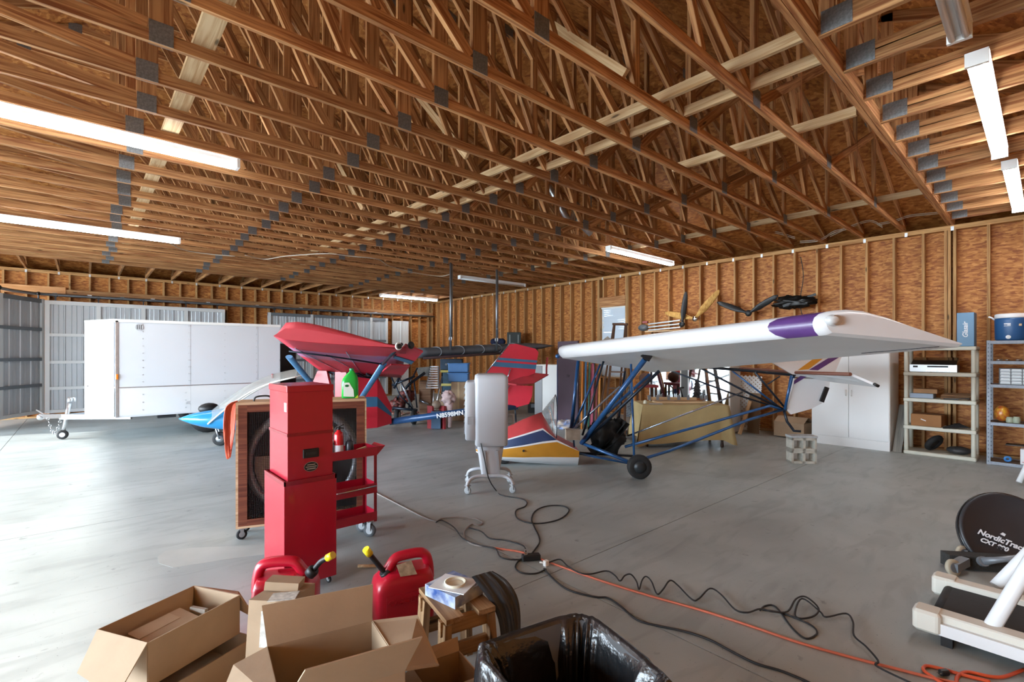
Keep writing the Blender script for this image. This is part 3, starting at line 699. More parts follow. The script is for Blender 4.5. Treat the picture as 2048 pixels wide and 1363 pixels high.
# nose pod with painted bands
pod = MB(); FB = [0, .16, .43, .465, .68, .715, 1.0]; BM = [AW, AOR, AW, ANAV, AW, ARED]
PS = [(952, 889, 903, 889, .02), (965, 878, 910, 878, .12), (985, 867, 914, 867, .2), (1010, 856, 917, 856, .26), (1045, 839, 920, 839, .3), (1083, 821, 922, 824, .31), (1110, 812, 924, 872, .31), (1153, 805, 926, 894, .3)]
prg = []
for px, yt, yb, cut, hw in PS:
    def P(f, side):
        y = yb + (yt - yb) * f; y = max(y, cut); ff = (yb - y) / (yb - yt)
        w = hw * (max(0.02, 1 - abs(2 * ff - .9) ** 2.6)) ** .5
        return at(px, y, DC) + Wn * (w * side)
    prg.append([P(f, 1) for f in FB] + [P(f, -1) for f in reversed(FB)])
pb = [pod.add(r) for r in prg]; n = 14
for i in range(len(PS) - 1):
    for j in range(n):
        k = (j + 1) % n; m = BM[j] if j < 6 else (BM[12 - j] if 7 <= j < 13 else (ARED if j == 6 else AW))
        pod.use(m); pod.face((pb[i] + j, pb[i] + k, pb[i + 1] + k, pb[i + 1] + j), True)
pod.use(AW); pod.face([pb[0] + j for j in range(n)]); pod.build('nose_pod', None, wa)
b = MB(); b.disc(at(1047, 901, 7.06), Wn, .016, .02, 12); b.build('fuel_cap', DARKST, wa)
def wsf(u, v):
    a = (u - .5) * 2; base_ = at(1083 + 26 * abs(a) ** 1.5, 823 + 46 * abs(a) ** 1.5, DC) + Wn * (.3 * -a); top_ = at(1111, 789 + 20 * abs(a) ** 2, DC) + Wn * (.27 * -a); return base_.lerp(top_, v)
b = MB(); b.grid(wsf, 14, 6); ws = b.build('windscreen', CLEAR, wa)
b = MB(); b.tube([wsf(u / 10, 1) for u in range(11)], .007, 6); b.tube([wsf(0, v / 4) for v in range(5)], .006, 5); b.tube([wsf(1, v / 4) for v in range(5)], .006, 5); b.build('edge_trim', DTUBE, ws)
# open tube frame
TUB = [([(1290, 718, 6.25), (1163, 886, 7.1)], .036, BTUBE, 'wing_strut'), ([(1318, 742, 6.2), (1172, 880, 7.1)], .022, DTUBE, 'wing_strut'),
 ([(1157, 716, 7.75), (1143, 856, 7.6)], .03, BTUBE, 'frame_tube'), ([(1204, 720, 7.6), (1146, 856, 7.5)], .018, BTUBE, 'frame_tube'), ([(1207, 722, 7.1), (1165, 870, 7.1)], .016, DTUBE, 'frame_tube'),
 ([(1240, 772, 7.2), (1146, 858, 7.3)], .016, SILV, 'frame_tube'), ([(1262, 728, 7.0), (1269, 930, 6.6)], .017, BTUBE, 'frame_tube'), ([(1250, 742, 7.5), (1234, 862, 7.4)], .018, DTUBE, 'frame_tube'),
 ([(1300, 748, 7.2), (1208, 830, 7.3), (1185, 858, 7.3)], .024, BTUBE, 'frame_tube'), ([(1145, 857, 7.3), (1150, 905, 7.25), (1255, 925, 6.9)], .02, BTUBE, 'frame_tube'),
 ([(1155, 905, 7.6), (1280, 912, 7.5)], .02, DTUBE, 'frame_tube'), ([(1165, 886, 7.1), (1256, 922, 6.6)], .024, BTUBE, 'gear_leg'), ([(1185, 890, 7.5), (1221, 888, 8.2)], .024, BTUBE, 'gear_leg'),
 ([(1250, 893, 7.2), (1400, 851, 7.3), (1540, 811, 7.35), (1572, 820, 7.35)], .021, BTUBE, 'tail_tube'), ([(1258, 926, 6.9), (1339, 901, 7.0), (1500, 838, 7.2), (1568, 818, 7.35)], .021, BTUBE, 'tail_tube'),
 ([(1256, 871, 7.4), (1485, 784, 7.4)], .014, SILV, 'tail_tube'), ([(1334, 738, 7.5), (1463, 786, 7.4), (1566, 818, 7.4)], .014, DTUBE, 'tail_tube'),
 ([(1400, 735, 7.3), (1500, 787, 7.35), (1568, 818, 7.35)], .017, DTUBE, 'tail_tube'), ([(1410, 734, 7.35), (1500, 741, 7.35), (1590, 750, 7.35)], .022, DTUBE, 'tail_boom'),
 ([(1464, 741, 7.5), (1563, 817, 7.4)], .014, BTUBE, 'tail_tube'), ([(1510, 744, 7.2), (1570, 815, 7.35)], .016, DTUBE, 'tail_tube'),
 ([(1588, 750, 7.4), (1572, 818, 7.4)], .02, BTUBE, 'rudder_post'), ([(1583, 750, 7.25), (1570, 818, 7.3)], .02, BTUBE, 'rudder_post'),
 ([(1568, 820, 7.35), (1574, 842, 7.35), (1588, 861, 7.3), (1602, 862, 7.25)], .02, DTUBE, 'tail_skid'),
 ([(1535, 768, 7.4), (1560, 752, 7.35)], .01, DTUBE, 'tail_tube')]
for pts, r, m, nm in TUB: ptube(MB(), pts, r).build(nm, m, wa) if False else (lambda b: b.build(nm, m, wa))(ptube(MB(), pts, r))
b = MB(); b.box(at(1293, 712, 6.22), (.12, .05, .08), Euler((0, .6, -.7))); b.build('strut_fitting', BLK, wa)
# seat and engine, black
b = MB(); q = at(1215, 872, 7.35)
b.lump(q, (.26, .24, .24), 3, .5, 2.5); b.lump(q + U * .1 + Vector((0, 0, .1)), (.12, .12, .18), 7, .5)
for i in range(5): b.tube([q + U * rnd.uniform(-.3, .2) + Vector((0, 0, rnd.uniform(-.2, .25))) - Wn * .1, q + U * rnd.uniform(-.2, .3) + Vector((0, 0, rnd.uniform(-.25, .2))) + Wn * .2], .012, 6)
b.build('engine', mat('engine_black', '#101112', .55, .3, .5, 20), wa)
def seatf(u, v): a = (u - .5) * .44; return at(1178, 900, DC).lerp(at(1246, 838, DC), v) + Wn * a + Vector((0, 0, -.07 * math.sin(v * 3.1)))
b = MB(); b.grid(seatf, 6, 8); b.grid(lambda u, v: seatf(u, v) + U * .05 + Vector((0, 0, -.04)), 6, 8); b.build('seat', mat('seat_black', '#141414', .8), wa)
b = MB(); b.box(at(1145, 868, 7.0), (.2, .16, .14), Euler((0, 0, -.72))); b.build('padded_block', mat('grey_wood_block', '#a89a8a', .8, 0, .3, 10), wa)
def wheel_part(parent, c, axis, R, w, hub=ALU, name='wheel', hubr=.5):
    b = MB(); q = Vector(axis).to_track_quat('Z', 'Y').to_matrix()
    b.use(RUB); b.lathe([(R * .55, -w * .42), (R * .85, -w * .5), (R * .97, -w * .35), (R, 0), (R * .97, w * .35), (R * .85, w * .5), (R * .55, w * .42)], 26, q, True, True, c)
    b.use(hub); b.lathe([(R * .12, -w * .5), (R * hubr, -w * .46), (R * hubr, w * .46), (R * .12, w * .5)], 18, q, True, True, c); return b.build(name, None, parent)
wheel_part(wa, Vector((5.49, 3.71, .16)), Wn, .16, .11, mat('wheel_dark', '#3a3d40', .4, .5)); wheel_part(wa, Vector((6.72, 5.13, .16)), Wn, .16, .11, MATS['wheel_dark']); wheel_part(wa, Vector((4.72, 5.56, .14)), Wn, .14, .1)
b = MB(); b.tube([(4.72, 5.56, .14), (4.86, 5.44, .32)], .02, 7); b.build('nose_fork', DARKST, wa)
# tail surfaces
def quadp(b, pts, d, th=.035): b.slab([at(p[0], p[1], d if len(p) < 3 else p[2]) for p in pts], th)
b = MB(); b.use(AW); quadp(b, [(1544, 725), (1572, 718), (1683, 711), (1669, 743), (1659, 758), (1590, 752)], DC); b.build('fin', None, wa)
b = MB(); quadp(b, [(1588, 756), (1659, 758), (1657, 772), (1650, 790), (1642, 806), (1621, 817), (1581, 828), (1573, 819)], DC); b.build('rudder', AW, wa)
DS = DC - .022
b = MB(); quadp(b, [(1632, 713.5), (1652, 712), (1617, 738), (1595, 740)], DS, .004); b.build('stripe', AOR, wa)
b = MB(); quadp(b, [(1662, 712.5), (1682, 711.5), (1636, 740), (1618, 739)], DS, .004); b.build('stripe', PUR, wa)
b = MB(); quadp(b, [(1601, 751), (1613, 753), (1588, 768), (1588, 761)], DS, .004); b.build('stripe', PUR, wa)
b = MB(); b.beam(at(1654, 774, 7.3), at(1643, 803, 7.3), .03, .06); b.build('trim_tab', BLK, wa)
b = MB(); quadp(b, [(1480, 736, 8.3), (1590, 745, 7.35), (1701, 748, 6.35), (1757, 772, 6.2), (1720, 768, 6.6), (1668, 762, 7.2), (1540, 745, 8.4)], DC, .03); b.build('tailplane', AW, wa)
b = MB(); b.tube([at(1480, 736, 8.3), at(1590, 744.5, 7.35), at(1701, 748, 6.32)], .024, 8); b.build('tailplane_spar', mat('oxide_red', '#7a4a3a', .5), wa)
b = MB(); b.tube([at(1748, 767, 6.2), at(1757, 772, 6.2)], .02, 6); b.build('tip_cap', BLK, wa)

# ------------------------------------------------------------------ red ultralight aeroplane
RF = mat('red_fabric', '#c21f34', 0.45, 0, 0.12, 4, bump=0.06, bscale=6)
RFT = mat('red_fabric_top', '#c4414c', 0.5, 0, 0.1, 4)
RBL = mat('blue_fabric', '#2f6487', 0.5, 0, 0.15, 5)
LAV = mat('lavender_fabric', '#8a6f9c', 0.5, 0, 0.3, 3, var_col='#b2586c')
BSTR = mat('strut_blue', '#4a78a0', 0.35, 0.2, 0.2, 8, coat=0.2)
ra = thing('ultralight_aeroplane', 'red ultralight aeroplane with blue nose, blue boom and striped tail', 'aeroplane', (3.3, 9.25, 0))
UA = Vector((.894, -.447, 0)); WA = Vector((-.447, -.894, 0))
tl, tt = at(549, 673, 5.3), at(812, 697, 5.68); rl = Vector((3.33, 9.26, 1.33)); rt2 = Vector((4.67, 8.59, 1.17))
def redwing(tl, tt, fr, name, side):
    wb = MB(); rings = []
    for f in fr:
        le = tl.lerp(rl, f); te = tt.lerp(rt2, f); c = te - le; up = Vector((0, 0, 1)); pts = []; N = 12
        for i in range(N, -1, -1):
            t = i / N; h = .20 * math.sin(math.pi * min(1, t ** .46)) ** .9 * (1 - .3 * t)
            if f < 0: h *= .55
            pts.append(le + c * t + up * h)
        for i in range(1, N): t = i / N; pts.append(le + c * t - up * (.03 * math.sin(math.pi * t ** .5)))
        rings.append(pts)
    n = len(rings[0]); base = [wb.add(r) for r in rings]
    for i in range(len(fr) - 1):
        for j in range(n):
            k = (j + 1) % n; under = j >= 12
            m = (LAV if .2 <= fr[i] < .43 else RF) if under else RFT
            wb.use(m); wb.face((base[i] + j, base[i] + k, base[i + 1] + k, base[i + 1] + j), True)
    wb.use(RFT); wb.face([base[0] + j for j in range(n)]); wb.face([base[-1] + j for j in range(n)])
    return wb.build(name, None, ra)
lw = redwing(tl, tt, [-.015, 0, .1, .2, .3, .43, .6, .8, 1.0], 'wing', 1)
far_l = rl + (rl - tl) * .98; far_t = rt2 + (rt2 - tt) * .98; far_l.z = 1.75; far_t.z = 1.62
rw_save = (rl, rt2)
redwing(far_l, far_t, [0, .2, .3, .43, .7, 1.0], 'wing', -1)
# spar tubes along the tip and thin silver lines along the lower skin
b = MB(); b.tube([tl.lerp(tt, .04) + Vector((0, 0, .02)) + WA * .03, tl.lerp(tt, .96) + Vector((0, 0, .015)) + WA * .03], .026, 10); b.build('tip_tube', mat('dark_red_tube', '#a5161f', .4), lw)
for px, py, d in ((797, 692, 5.55), (822, 690, 5.75)):
    b = MB(); b.use(WHITE if px < 800 else RUB); c = at(px, py, d); b.torus(c, WA + UA * .6, .034, .012, 18, 6); b.use(BLK); b.disc(c, WA + UA * .6, .03, .05, 14); b.build('spar_end', None, lw)
for f0, t0, t1 in ((.15, .08, .30), (.25, .30, .55), (.12, .5, .52)):
    b = MB(); b.tube([tl.lerp(tt, t0).lerp(rl.lerp(rt2, t0), f0) - Vector((0, 0, .035)), tl.lerp(tt, t1).lerp(rl.lerp(rt2, t1), .95) - Vector((0, 0, .035))], .006, 5); b.build('skin_line', SILV, lw)
b = MB(); b.tube([at(578, 702, 6.1), at(660, 712, 6.4), at(766, 728, 6.7)], .012, 6); b.build('jury_strut', DTUBE, ra)
b = MB(); b.use(RF); quadp(b, [(811, 688, 5.75), (846, 702, 6.05), (823, 727, 6.6), (787, 714, 6.3)], 6, .02); b.build('aileron', None, ra)
b = MB(); quadp(b, [(828, 721, 6.44), (823, 727, 6.58), (787, 714.5, 6.28), (790, 710, 6.18)], 6, .024); b.build('aileron_stripe', RBL, ra)
b = MB(); quadp(b, [(782, 728, 6.7), (820, 730, 7.0), (805, 749, 7.6), (764, 742, 7.3)], 7, .02); b.build('flap', RF, ra)
BOT = at(690, 846, 9.0)
b = MB(); b.tube([at(578, 713, 6.2), BOT], .045, 10, flat=.6); b.build('wing_strut', BSTR, ra)
b = MB(); b.tube([at(767, 727, 6.7), BOT], .048, 10, flat=.6); b.build('wing_strut', BSTR, ra)
b = MB(); b.tube([at(803, 688, 5.7), at(766, 727, 6.6)], .02, 8); b.build('rear_spar', DTUBE, ra)
# pod, windscreen
nsec = [(358, 836, 838, .01, 8.35), (368, 832, 842, .07, 8.38), (385, 826, 848, .13, 8.42), (410, 821, 854, .19, 8.5), (440, 817, 858, .22, 8.6), (500, 812, 862, .24, 8.75), (560, 808, 864, .24, 8.9)]
b = MB(); rings = []
for px, yt, yb, hw, d in nsec:
    c = (at(px, yt, d) + at(px, yb, d)) / 2; hz = (at(px, yt, d) - at(px, yb, d)).z / 2
    rings.append([c + WA * (hw * math.cos(2 * math.pi * j / 14)) + Vector((0, 0, hz * math.sin(2 * math.pi * j / 14))) for j in range(14)])
b.loft(rings); b.build('nose_pod', mat('nose_blue', '#2e8fc9', 0.25, 0, .05, 3, coat=.5), ra)
def wsr(u, v):
    a = (u - .5) * 2; p0 = at(412 + 10 * abs(a), 829, 8.5).lerp(at(598, 736, 8.6), v) + Vector((0, 0, .16 * math.sin(v * 3.14) * (1 - .0 * v))) ; return p0 + WA * (-a * (.16 + .16 * v)) - Vector((0, 0, .14 * a * a))
b = MB(); b.grid(wsr, 10, 10); w2 = b.build('windscreen', mat('hazy_plastic', '#dedbd2', .2, trans=.5, alpha=.4), ra)
b = MB(); b.tube([wsr(0, v / 10) for v in range(11)], .014, 6); b.tube([wsr(1, v / 10) for v in range(11)], .014, 6); b.build('edge_trim', mat('cream_edge', '#d9d6cc', .5), w2)
b = MB(); b.ball(at(418, 816, 8.7), .13, 12, 8, (1.3, 1, .75)); b.build('instrument_hood', BLK, ra)
wheel_part(ra, Vector((1.84, 10.0, .125)), WA, .125, .09)
b = MB(); b.tube([Vector((1.84, 10.0, .125)) + WA * .07, at(432, 850, 8.7) + WA * .05], .015, 7); b.tube([Vector((1.84, 10.0, .125)) - WA * .07, at(432, 850, 8.7) - WA * .05], .015, 7); b.build('nose_fork', ALU, ra)
# cabin fabric and rear cone
def fus(px, yt, yb, hw, d):
    c = (at(px, yt, d) + at(px, yb, d)) / 2; hz = (at(px, yt, d) - at(px, yb, d)).z / 2
    return c, hw, hz
fsec = [(690, 752, 856, .28, 9.25), (717, 752, 854, .28, 9.35), (755, 754, 851, .24, 9.5), (783, 812, 845, .1, 9.65)]
zb3 = [0, .42, .62, 1.0]
b = MB(); rr = []
for px, yt, yb, hw, d in fsec:
    ring = []
    for f in zb3: y = yb + (yt - yb) * f; y = yb - (yb - yt) * f; ring.append(at(px, y, d) + WA * hw)
    for f in reversed(zb3): ring.append(at(px, yb - (yb - yt) * f, d) - WA * hw * .9)
    rr.append(ring)
bs = [b.add(r) for r in rr]
for i in range(len(fsec) - 1):
    for j in range(8):
        k = (j + 1) % 8; b.use(RBL if j in (1, 5) else RF); b.face((bs[i] + j, bs[i] + k, bs[i + 1] + k, bs[i + 1] + j))
b.use(RF); b.face([bs[0] + j for j in range(8)]); b.face([bs[-1] + j for j in range(8)]); b.build('rear_fuselage', None, ra)
for pts in ([(637, 741), (655, 741), (668, 800), (612, 800)], [(672, 743), (694, 743), (700, 800), (672, 800)]):
    b = MB(); quadp(b, pts, 8.9, .1); b.build('seat_panel', mat('red_vinyl', '#c93a46', .3, 0, .2, 5, coat=.3), ra)
b = MB()
for t in range(5): b.tube([at(645 + 22 * t, 735 + 3 * t, 8.8), at(665 + 22 * t, 748 + 2 * t, 9.1)], .016, 6)
b.tube([at(640, 734, 8.9), at(760, 750, 9.2)], .02, 6); b.tube([at(645, 742, 8.9), at(755, 757, 9.2)], .02, 6); b.build('root_truss', DTUBE, ra)
b = MB(); b.tube([at(668, 742, 9), at(676, 800, 9)], .014, 6); b.build('cabin_tube', SILV, ra)
for s in (-1, 1):
    c = Vector((1.84, 10.0, 0)) + UA * 1.9 + WA * .72 * s; wheel_part(ra, c + Vector((0, 0, .19)), WA, .19, .12); b = MB(); b.tube([c + Vector((0, 0, .19)), BOT + Vector((0, 0, .1))], .022, 7); b.build('gear_leg', BSTR, ra)
# boom with registration, tail
b = MB(); b.tube([at(779, 843, 9.65), at(925, 823, 9.95), at(1035, 812, 10.15)], .066, 14); boom = b.build('tail_boom', mat('boom_blue', '#28507f', .35, .1, .15, 6, coat=.2), ra)
bd = (at(925, 823, 9.95) - at(779, 843, 9.65)).normalized()
fc = at(899, 827.5, 9.87) + WA * .068; nv = WA
text_mesh('registration', 'N8598MN', .125, mat('letter_white', '#eef0f2', .5), boom, frame(fc, bd, WA), .002, bold=.004)
DT = 10.1
b = MB(); quadp(b, [(1018, 688), (1031, 687), (1071, 697), (1077, 704), (1073, 725), (1070, 746), (1010, 768), (969, 748)], DT, .04); b.build('fin', RF, ra)
b = MB(); quadp(b, [(998, 714.5), (1075, 720.5), (1074, 725), (995, 719.5)], DT - .024, .004); b.build('stripe', RBL, ra)
b = MB(); quadp(b, [(990, 723), (1073, 729), (1071.5, 738), (984, 732)], DT - .024, .004); b.build('stripe', RBL, ra)
b = MB(); quadp(b, [(1005, 769), (1066, 771), (1064, 791), (1058, 807), (1005, 822)], DT, .04); b.build('rudder', RF, ra)
b = MB(); quadp(b, [(1008, 766, 9.5), (1068, 746, 10.4), (1097, 749, 10.6), (1067, 766, 9.7), (1033, 769, 9.45)], 10, .03); b.build('tailplane', RFT, ra)
b = MB(); b.tube([at(1095, 714, 10.55), at(1093, 735, 10.55), at(1093, 752, 10.55)], .02, 6); b.build('trim_tab', RFT, ra)
b = MB(); b.tube([at(970, 748, 10.08), at(1018, 688, 10.08)], .012, 6); b.build('fin_tube', SILV, ra)
b = MB(); b.tube([at(1021, 737, 10.02), at(1013, 762, 10.02)], .012, 6); b.tube([at(1019, 770, 10.02), at(1010, 788, 10.02)], .012, 6); b.build('hinge_tube', SILV, ra)
b = MB(); b.tube([at(1030, 815, 10.12), at(1032, 840, 10.15)], .015, 6); tw_ = b.build('tail_spring', DTUBE, ra)
tp = at(1032, 842, 10.15); wheel_part(ra, Vector((tp.x, tp.y, .08)), WA, .08, .05)
b = MB(); b.tube([Vector((tp.x, tp.y, .08)), at(1032, 838, 10.15)], .012, 6); b.build('tail_fork', DTUBE, ra)

# ------------------------------------------------------------------ grey wing slung from two ceiling poles
GW = mat('grey_fabric', '#5a5f66', 0.6, 0, 0.2, 5)
gw = thing('aircraft_wing', 'dark grey spare aircraft wing slung level behind the red tail', 'wing', (8.0, 9.8, 1.55))
gl0, gl1 = on_y(838, 706, 9.8), on_y(1106, 691, 9.8)
b = MB(); rings = []
for f, k in ((0, 1), (.05, 1), (.3, 1), (.6, 1), (.8, .95), (.92, .7), (1, .15)):
    le = gl0.lerp(gl1, f); te = le + Vector((0, 1.0, -.08)); rings.append(airfoil(le - Vector((0, .05, 0)), te, .26 * k, 1, .7, 8))
b.loft(rings); b.build('panel', GW, gw)
for f in (.13, .28, .42, .55, .68): b = MB(); le = gl0.lerp(gl1, f); b.tube([p + Vector((0, -.004, 0)) for p in airfoil(le - Vector((0, .06, 0)), le + Vector((0, 1, -.08)), .265, 1, .7, 8)[3:13]], .008, 5); b.build('rib_tape', mat('rib_grey', '#8d9299', .6), gw)
b = MB(); b.tube([gl0.lerp(gl1, .02) + Vector((0, -.04, -.12)), gl0.lerp(gl1, .85) + Vector((0, -.04, -.12))], .03, 8); b.build('spar', mat('maroon_spar', '#3a2426', .5), gw)
for px, lab, dx in ((900, 'steel hanger pole left of the unlit strip light', 0), (992, 'steel hanger pole in front of the unlit strip light', 0)):
    p = on_y(px, 690, 9.75); hp = thing('hanger_pole', lab, 'pole', (p.x, 9.75, 1.68), group='hanger poles')
    b = MB(); b.tube([(p.x, 9.72, 1.72), (p.x, 9.72, ZT + .02)], .028, 8); b.build('pole', STEEL, hp)
    b = MB(); b.tube([(p.x + .05, 9.73, 2.0), (p.x + .05, 9.73, ZT)], .012, 6); b.build('cord', mat('grey_cord', '#9a9ea3', .6), hp)
    b = MB(); b.torus((p.x, 9.73, 2.0), (1, 0, 0), .05, .012, 14, 6); b.build('hook', CLIP, hp)
# ------------------------------------------------------------------ helpers for small things
def caster(parent, p, r, axis, h, tyre=RUB, name='caster', fork=ALU):
    """swivel caster: wheel touching the floor under point p"""
    p = Vector(p); a = Vector(axis).normalized(); b = MB(); q = a.to_track_quat('Z', 'Y').to_matrix(); c = Vector((p.x, p.y, r))
    b.use(tyre); b.lathe([(r * .6, -r * .22), (r * .96, -r * .22), (r, 0), (r * .96, r * .22), (r * .6, r * .22)], 18, q, True, True, c)
    b.use(fork); b.disc(c, a, r * .55, r * .5, 12)
    for s in (-1, 1): b.beam(c + a * (s * r * .36), Vector((p.x, p.y, h)) + a * (s * r * .36), .006, r * .6, a.cross(Vector((0, 0, 1))))
    b.box((p.x, p.y, h), (r * 1.3, r * 1.3, .012)); return b.build(name, None, parent)
def smooth(pts, n=6):
    pts = [Vector(p) for p in pts]; out = []
    for i in range(len(pts) - 1):
        p0, p1, p2, p3 = pts[max(i - 1, 0)], pts[i], pts[i + 1], pts[min(i + 2, len(pts) - 1)]
        for j in range(n):
            t = j / n; out.append(.5 * ((2 * p1) + (p2 - p0) * t + (2 * p0 - 5 * p1 + 4 * p2 - p3) * t * t + (3 * p1 - p0 - 3 * p2 + p3) * t ** 3))
    out.append(pts[-1]); return out
CARD = mat('cardboard', '#ad9479', 0.85, 0, 0.12, 6, bump=0.05, bscale=60)
CARDE = mat('cardboard_edge', '#cba57c', 0.9, 0, 0.3, 120)
CARDI = mat('cardboard_inside', '#b69e83', 0.88, 0, 0.1, 5, bump=0.06, bscale=40)
TOOLR = mat('tool_red', '#ad1830', 0.3, 0.1, 0.1, 3, coat=0.4)
TOOLR2 = mat('tool_red_dark', '#8e1426', 0.35, 0.1, 0.08, 3, coat=0.3)
CHROME = mat('chrome', '#d5d8dc', 0.15, 1.0)

# ------------------------------------------------------------------ red tool chests
x0, x1, y0, y1 = 1.008, 1.366, 3.46, 3.93
lo = thing('tool_cabinet', 'tall red steel tool cabinet carrying the smaller red chest', 'tool cabinet', ((x0 + x1) / 2, (y0 + y1) / 2, 0))
b = MB(); b.rbox(((x0 + x1) / 2, (y0 + y1) / 2, .41), (x1 - x0, y1 - y0, .70), .006); b.build('body', TOOLR, lo)
b = MB()
for a, c in (((x0, y0, .755), (x1, y0 + .012, .785)), ((x0, y1 - .012, .755), (x1, y1, .785)), ((x0, y0, .755), (x0 + .012, y1, .785)), ((x1 - .012, y0, .755), (x1, y1, .785))): b.bb(a, c)
b.build('top_rim', TOOLR2, lo)
for cx, cy in ((x0 + .04, y0 + .05), (x1 - .04, y0 + .05), (x0 + .04, y1 - .05), (x1 - .04, y1 - .05)): caster(lo, (cx, cy, 0), .026, (1, .3, 0), .06)
ux0, ux1, uy0, uy1 = x0 + .03, x1 - .022, y0 + .02, y1 - .03
up_ = thing('tool_chest', 'red steel top chest with black handle and oval badge on the tool cabinet', 'tool chest', ((ux0 + ux1) / 2, (uy0 + uy1) / 2, .76))
cx, cy = (ux0 + ux1) / 2, (uy0 + uy1) / 2
b = MB(); b.bb((ux0, uy0, .762), (ux1, uy1, 1.075)); b.build('lower_case', TOOLR, up_)
b = MB(); b.bb((ux0 - .004, uy0 - .004, 1.083), (ux1 + .004, uy1 + .004, 1.103)); b.build('seam_band', TOOLR2, up_)
b = MB(); b.bb((ux0, uy0, 1.075), (ux1, uy1, 1.385)); b.build('upper_case', TOOLR, up_)
b = MB(); b.rbox((cx, cy, 1.405), (ux1 - ux0 + .014, uy1 - uy0 + .014, .045), .006); b.build('lid', TOOLR, up_)
b = MB(); b.rbox((cx - .0, uy0 - .004, .955), (.11, .012, .062), .008); h = b.build('handle', BLK, up_)
b = MB(); b.bb((cx - .035, uy0 - .014, .945), (cx + .035, uy0 - .008, .965)); b.build('grip', DARKST, h)
MX = Matrix(((1, 0, 0), (0, 0, -1), (0, 1, 0)))
b = MB(); b.use(CHROME); b.prism([(.048 * math.cos(2 * math.pi * i / 24), .034 * math.sin(2 * math.pi * i / 24)) for i in range(24)], .006, MX, (cx, uy0 - .003, .862))
b.use(BLK); b.prism([(.045 * math.cos(2 * math.pi * i / 24), .031 * math.sin(2 * math.pi * i / 24)) for i in range(24)], .002, MX, (cx, uy0 - .0072, .862))
b.use(CHROME); b.box((cx, uy0 - .009, .862), (.075, .002, .006)); b.box((cx, uy0 - .009, .848), (.06, .002, .008)); b.box((cx, uy0 - .009, .876), (.055, .002, .006)); b.build('badge', None, up_)
b = MB(); b.bb((ux0 - .002, uy0 + .02, 1.25), (ux0, uy0 + .07, 1.31)); b.build('sticker', mat('label_white', '#dfe2e6', .6), up_)
b = MB(); b.bb((ux1, uy0 + .03, 1.06), (ux1 + .016, uy0 + .09, 1.12)); b.build('latch', CHROME, up_)

# ------------------------------------------------------------------ drum fan in a wooden frame
FP = Vector((1.0, 4.80, 0)); fd = Vector((1.03, -.38, 0)).normalized(); fn_ = Vector((fd.y, -fd.x, 0)); fn_ = fn_ if fn_.y < 0 else -fn_
fw, fz0, fz1, ft = 1.10, .11, 1.215, .30
fan = thing('box_fan', 'large wood framed box fan with black mesh behind the red tool chests', 'fan', FP + fd * fw / 2, math.atan2(fd.y, fd.x))
def FPt(u, dep, z): return FP + fd * u - fn_ * dep + Vector((0, 0, z))
WRED = wood_mat('stained_board', '#74402c', '#55281b', .08)
WPL = wood_mat('pale_ply', '#c9a98a', '#a88462', .08)
for nm, p0_, p1_, up2 in (('frame_board', FPt(0, ft / 2, (fz0 + fz1) / 2), FPt(fw, ft / 2, (fz0 + fz1) / 2), 0),): pass
def fboard(nm, u0, u1, z0, z1, d0, d1, m):
    b = MB(); b.box(FPt((u0 + u1) / 2, (d0 + d1) / 2, (z0 + z1) / 2), (u1 - u0, d1 - d0, z1 - z0), Euler((0, 0, math.atan2(fd.y, fd.x)))); return b.build(nm, m, fan)
fboard('side_board', 0, .02, fz0, fz1, 0, ft, WPL); fboard('side_board', fw - .02, fw, fz0, fz1, 0, ft, WPL)
fboard('top_board', 0.0, fw, fz1 - .02, fz1 + .002, -.002, ft + .002, WPL); fboard('bottom_board', .02, fw - .02, fz0, fz0 + .02, 0, ft, WPL)
fboard('face_board', .02, .09, fz0 + .02, fz1 - .02, -.004, .02, WRED); fboard('face_board', fw - .09, fw - .02, fz0 + .02, fz1 - .02, -.004, .02, WRED)
fboard('face_board', .09, fw - .09, fz1 - .085, fz1 - .02, -.004, .02, WRED); fboard('face_board', .09, fw - .09, fz0 + .02, fz0 + .075, -.004, .02, WRED)
b = MB(); nu = 64
for i in range(nu + 1):
    u = .09 + (fw - .18) * i / nu; b.beam(FPt(u, .006, fz0 + .075), FPt(u, .006, fz1 - .085), .0028, .0028)
for i in range(nu + 1):
    z = fz0 + .075 + (fz1 - fz0 - .16) * i / nu; b.beam(FPt(.09, .009, z), FPt(fw - .09, .009, z), .0028, .0028)
gr = b.build('wire_mesh', mat('mesh_black', '#2a2b2d', .5, .3), fan); gr['kind'] = 'stuff'
fboard('back_panel', .02, fw - .02, fz0 + .02, fz1 - .02, ft - .02, ft, mat('fan_inside', '#4c4744', .8))
fc_ = FPt(fw / 2, .17, (fz0 + fz1) / 2 - .01); qf = fn_.to_track_quat('Z', 'Y').to_matrix()
b = MB(); b.lathe([(.47, -.05), (.50, -.05), (.50, .06), (.45, .08), (.43, .06), (.45, -.05)], 40, qf, False, True, fc_); b.build('shroud', mat('fan_steel', '#b9bdc2', .4, .5), fan)
for k in range(4):
    b = MB(); a0 = k * math.pi / 2 + .35
    def bl_(u, v): r = .09 + .34 * u; a = a0 + (v - .5) * (1.0 - .1 * u); return fc_ + qf @ Vector((r * math.cos(a), r * math.sin(a), (v - .5) * .1))
    b.grid(bl_, 6, 6); b.build('blade', mat('blade_grey', '#c9ccd0', .4, .3), fan)
b = MB(); b.disc(fc_, fn_, .1, .1, 20); b.build('hub', DARKST, fan)
for u, dd in ((.04, .05), (.04, ft - .05), (fw - .05, .05), (fw - .05, ft - .05)): caster(fan, FPt(u, dd, 0), .045, fn_ + fd * .4, fz0)
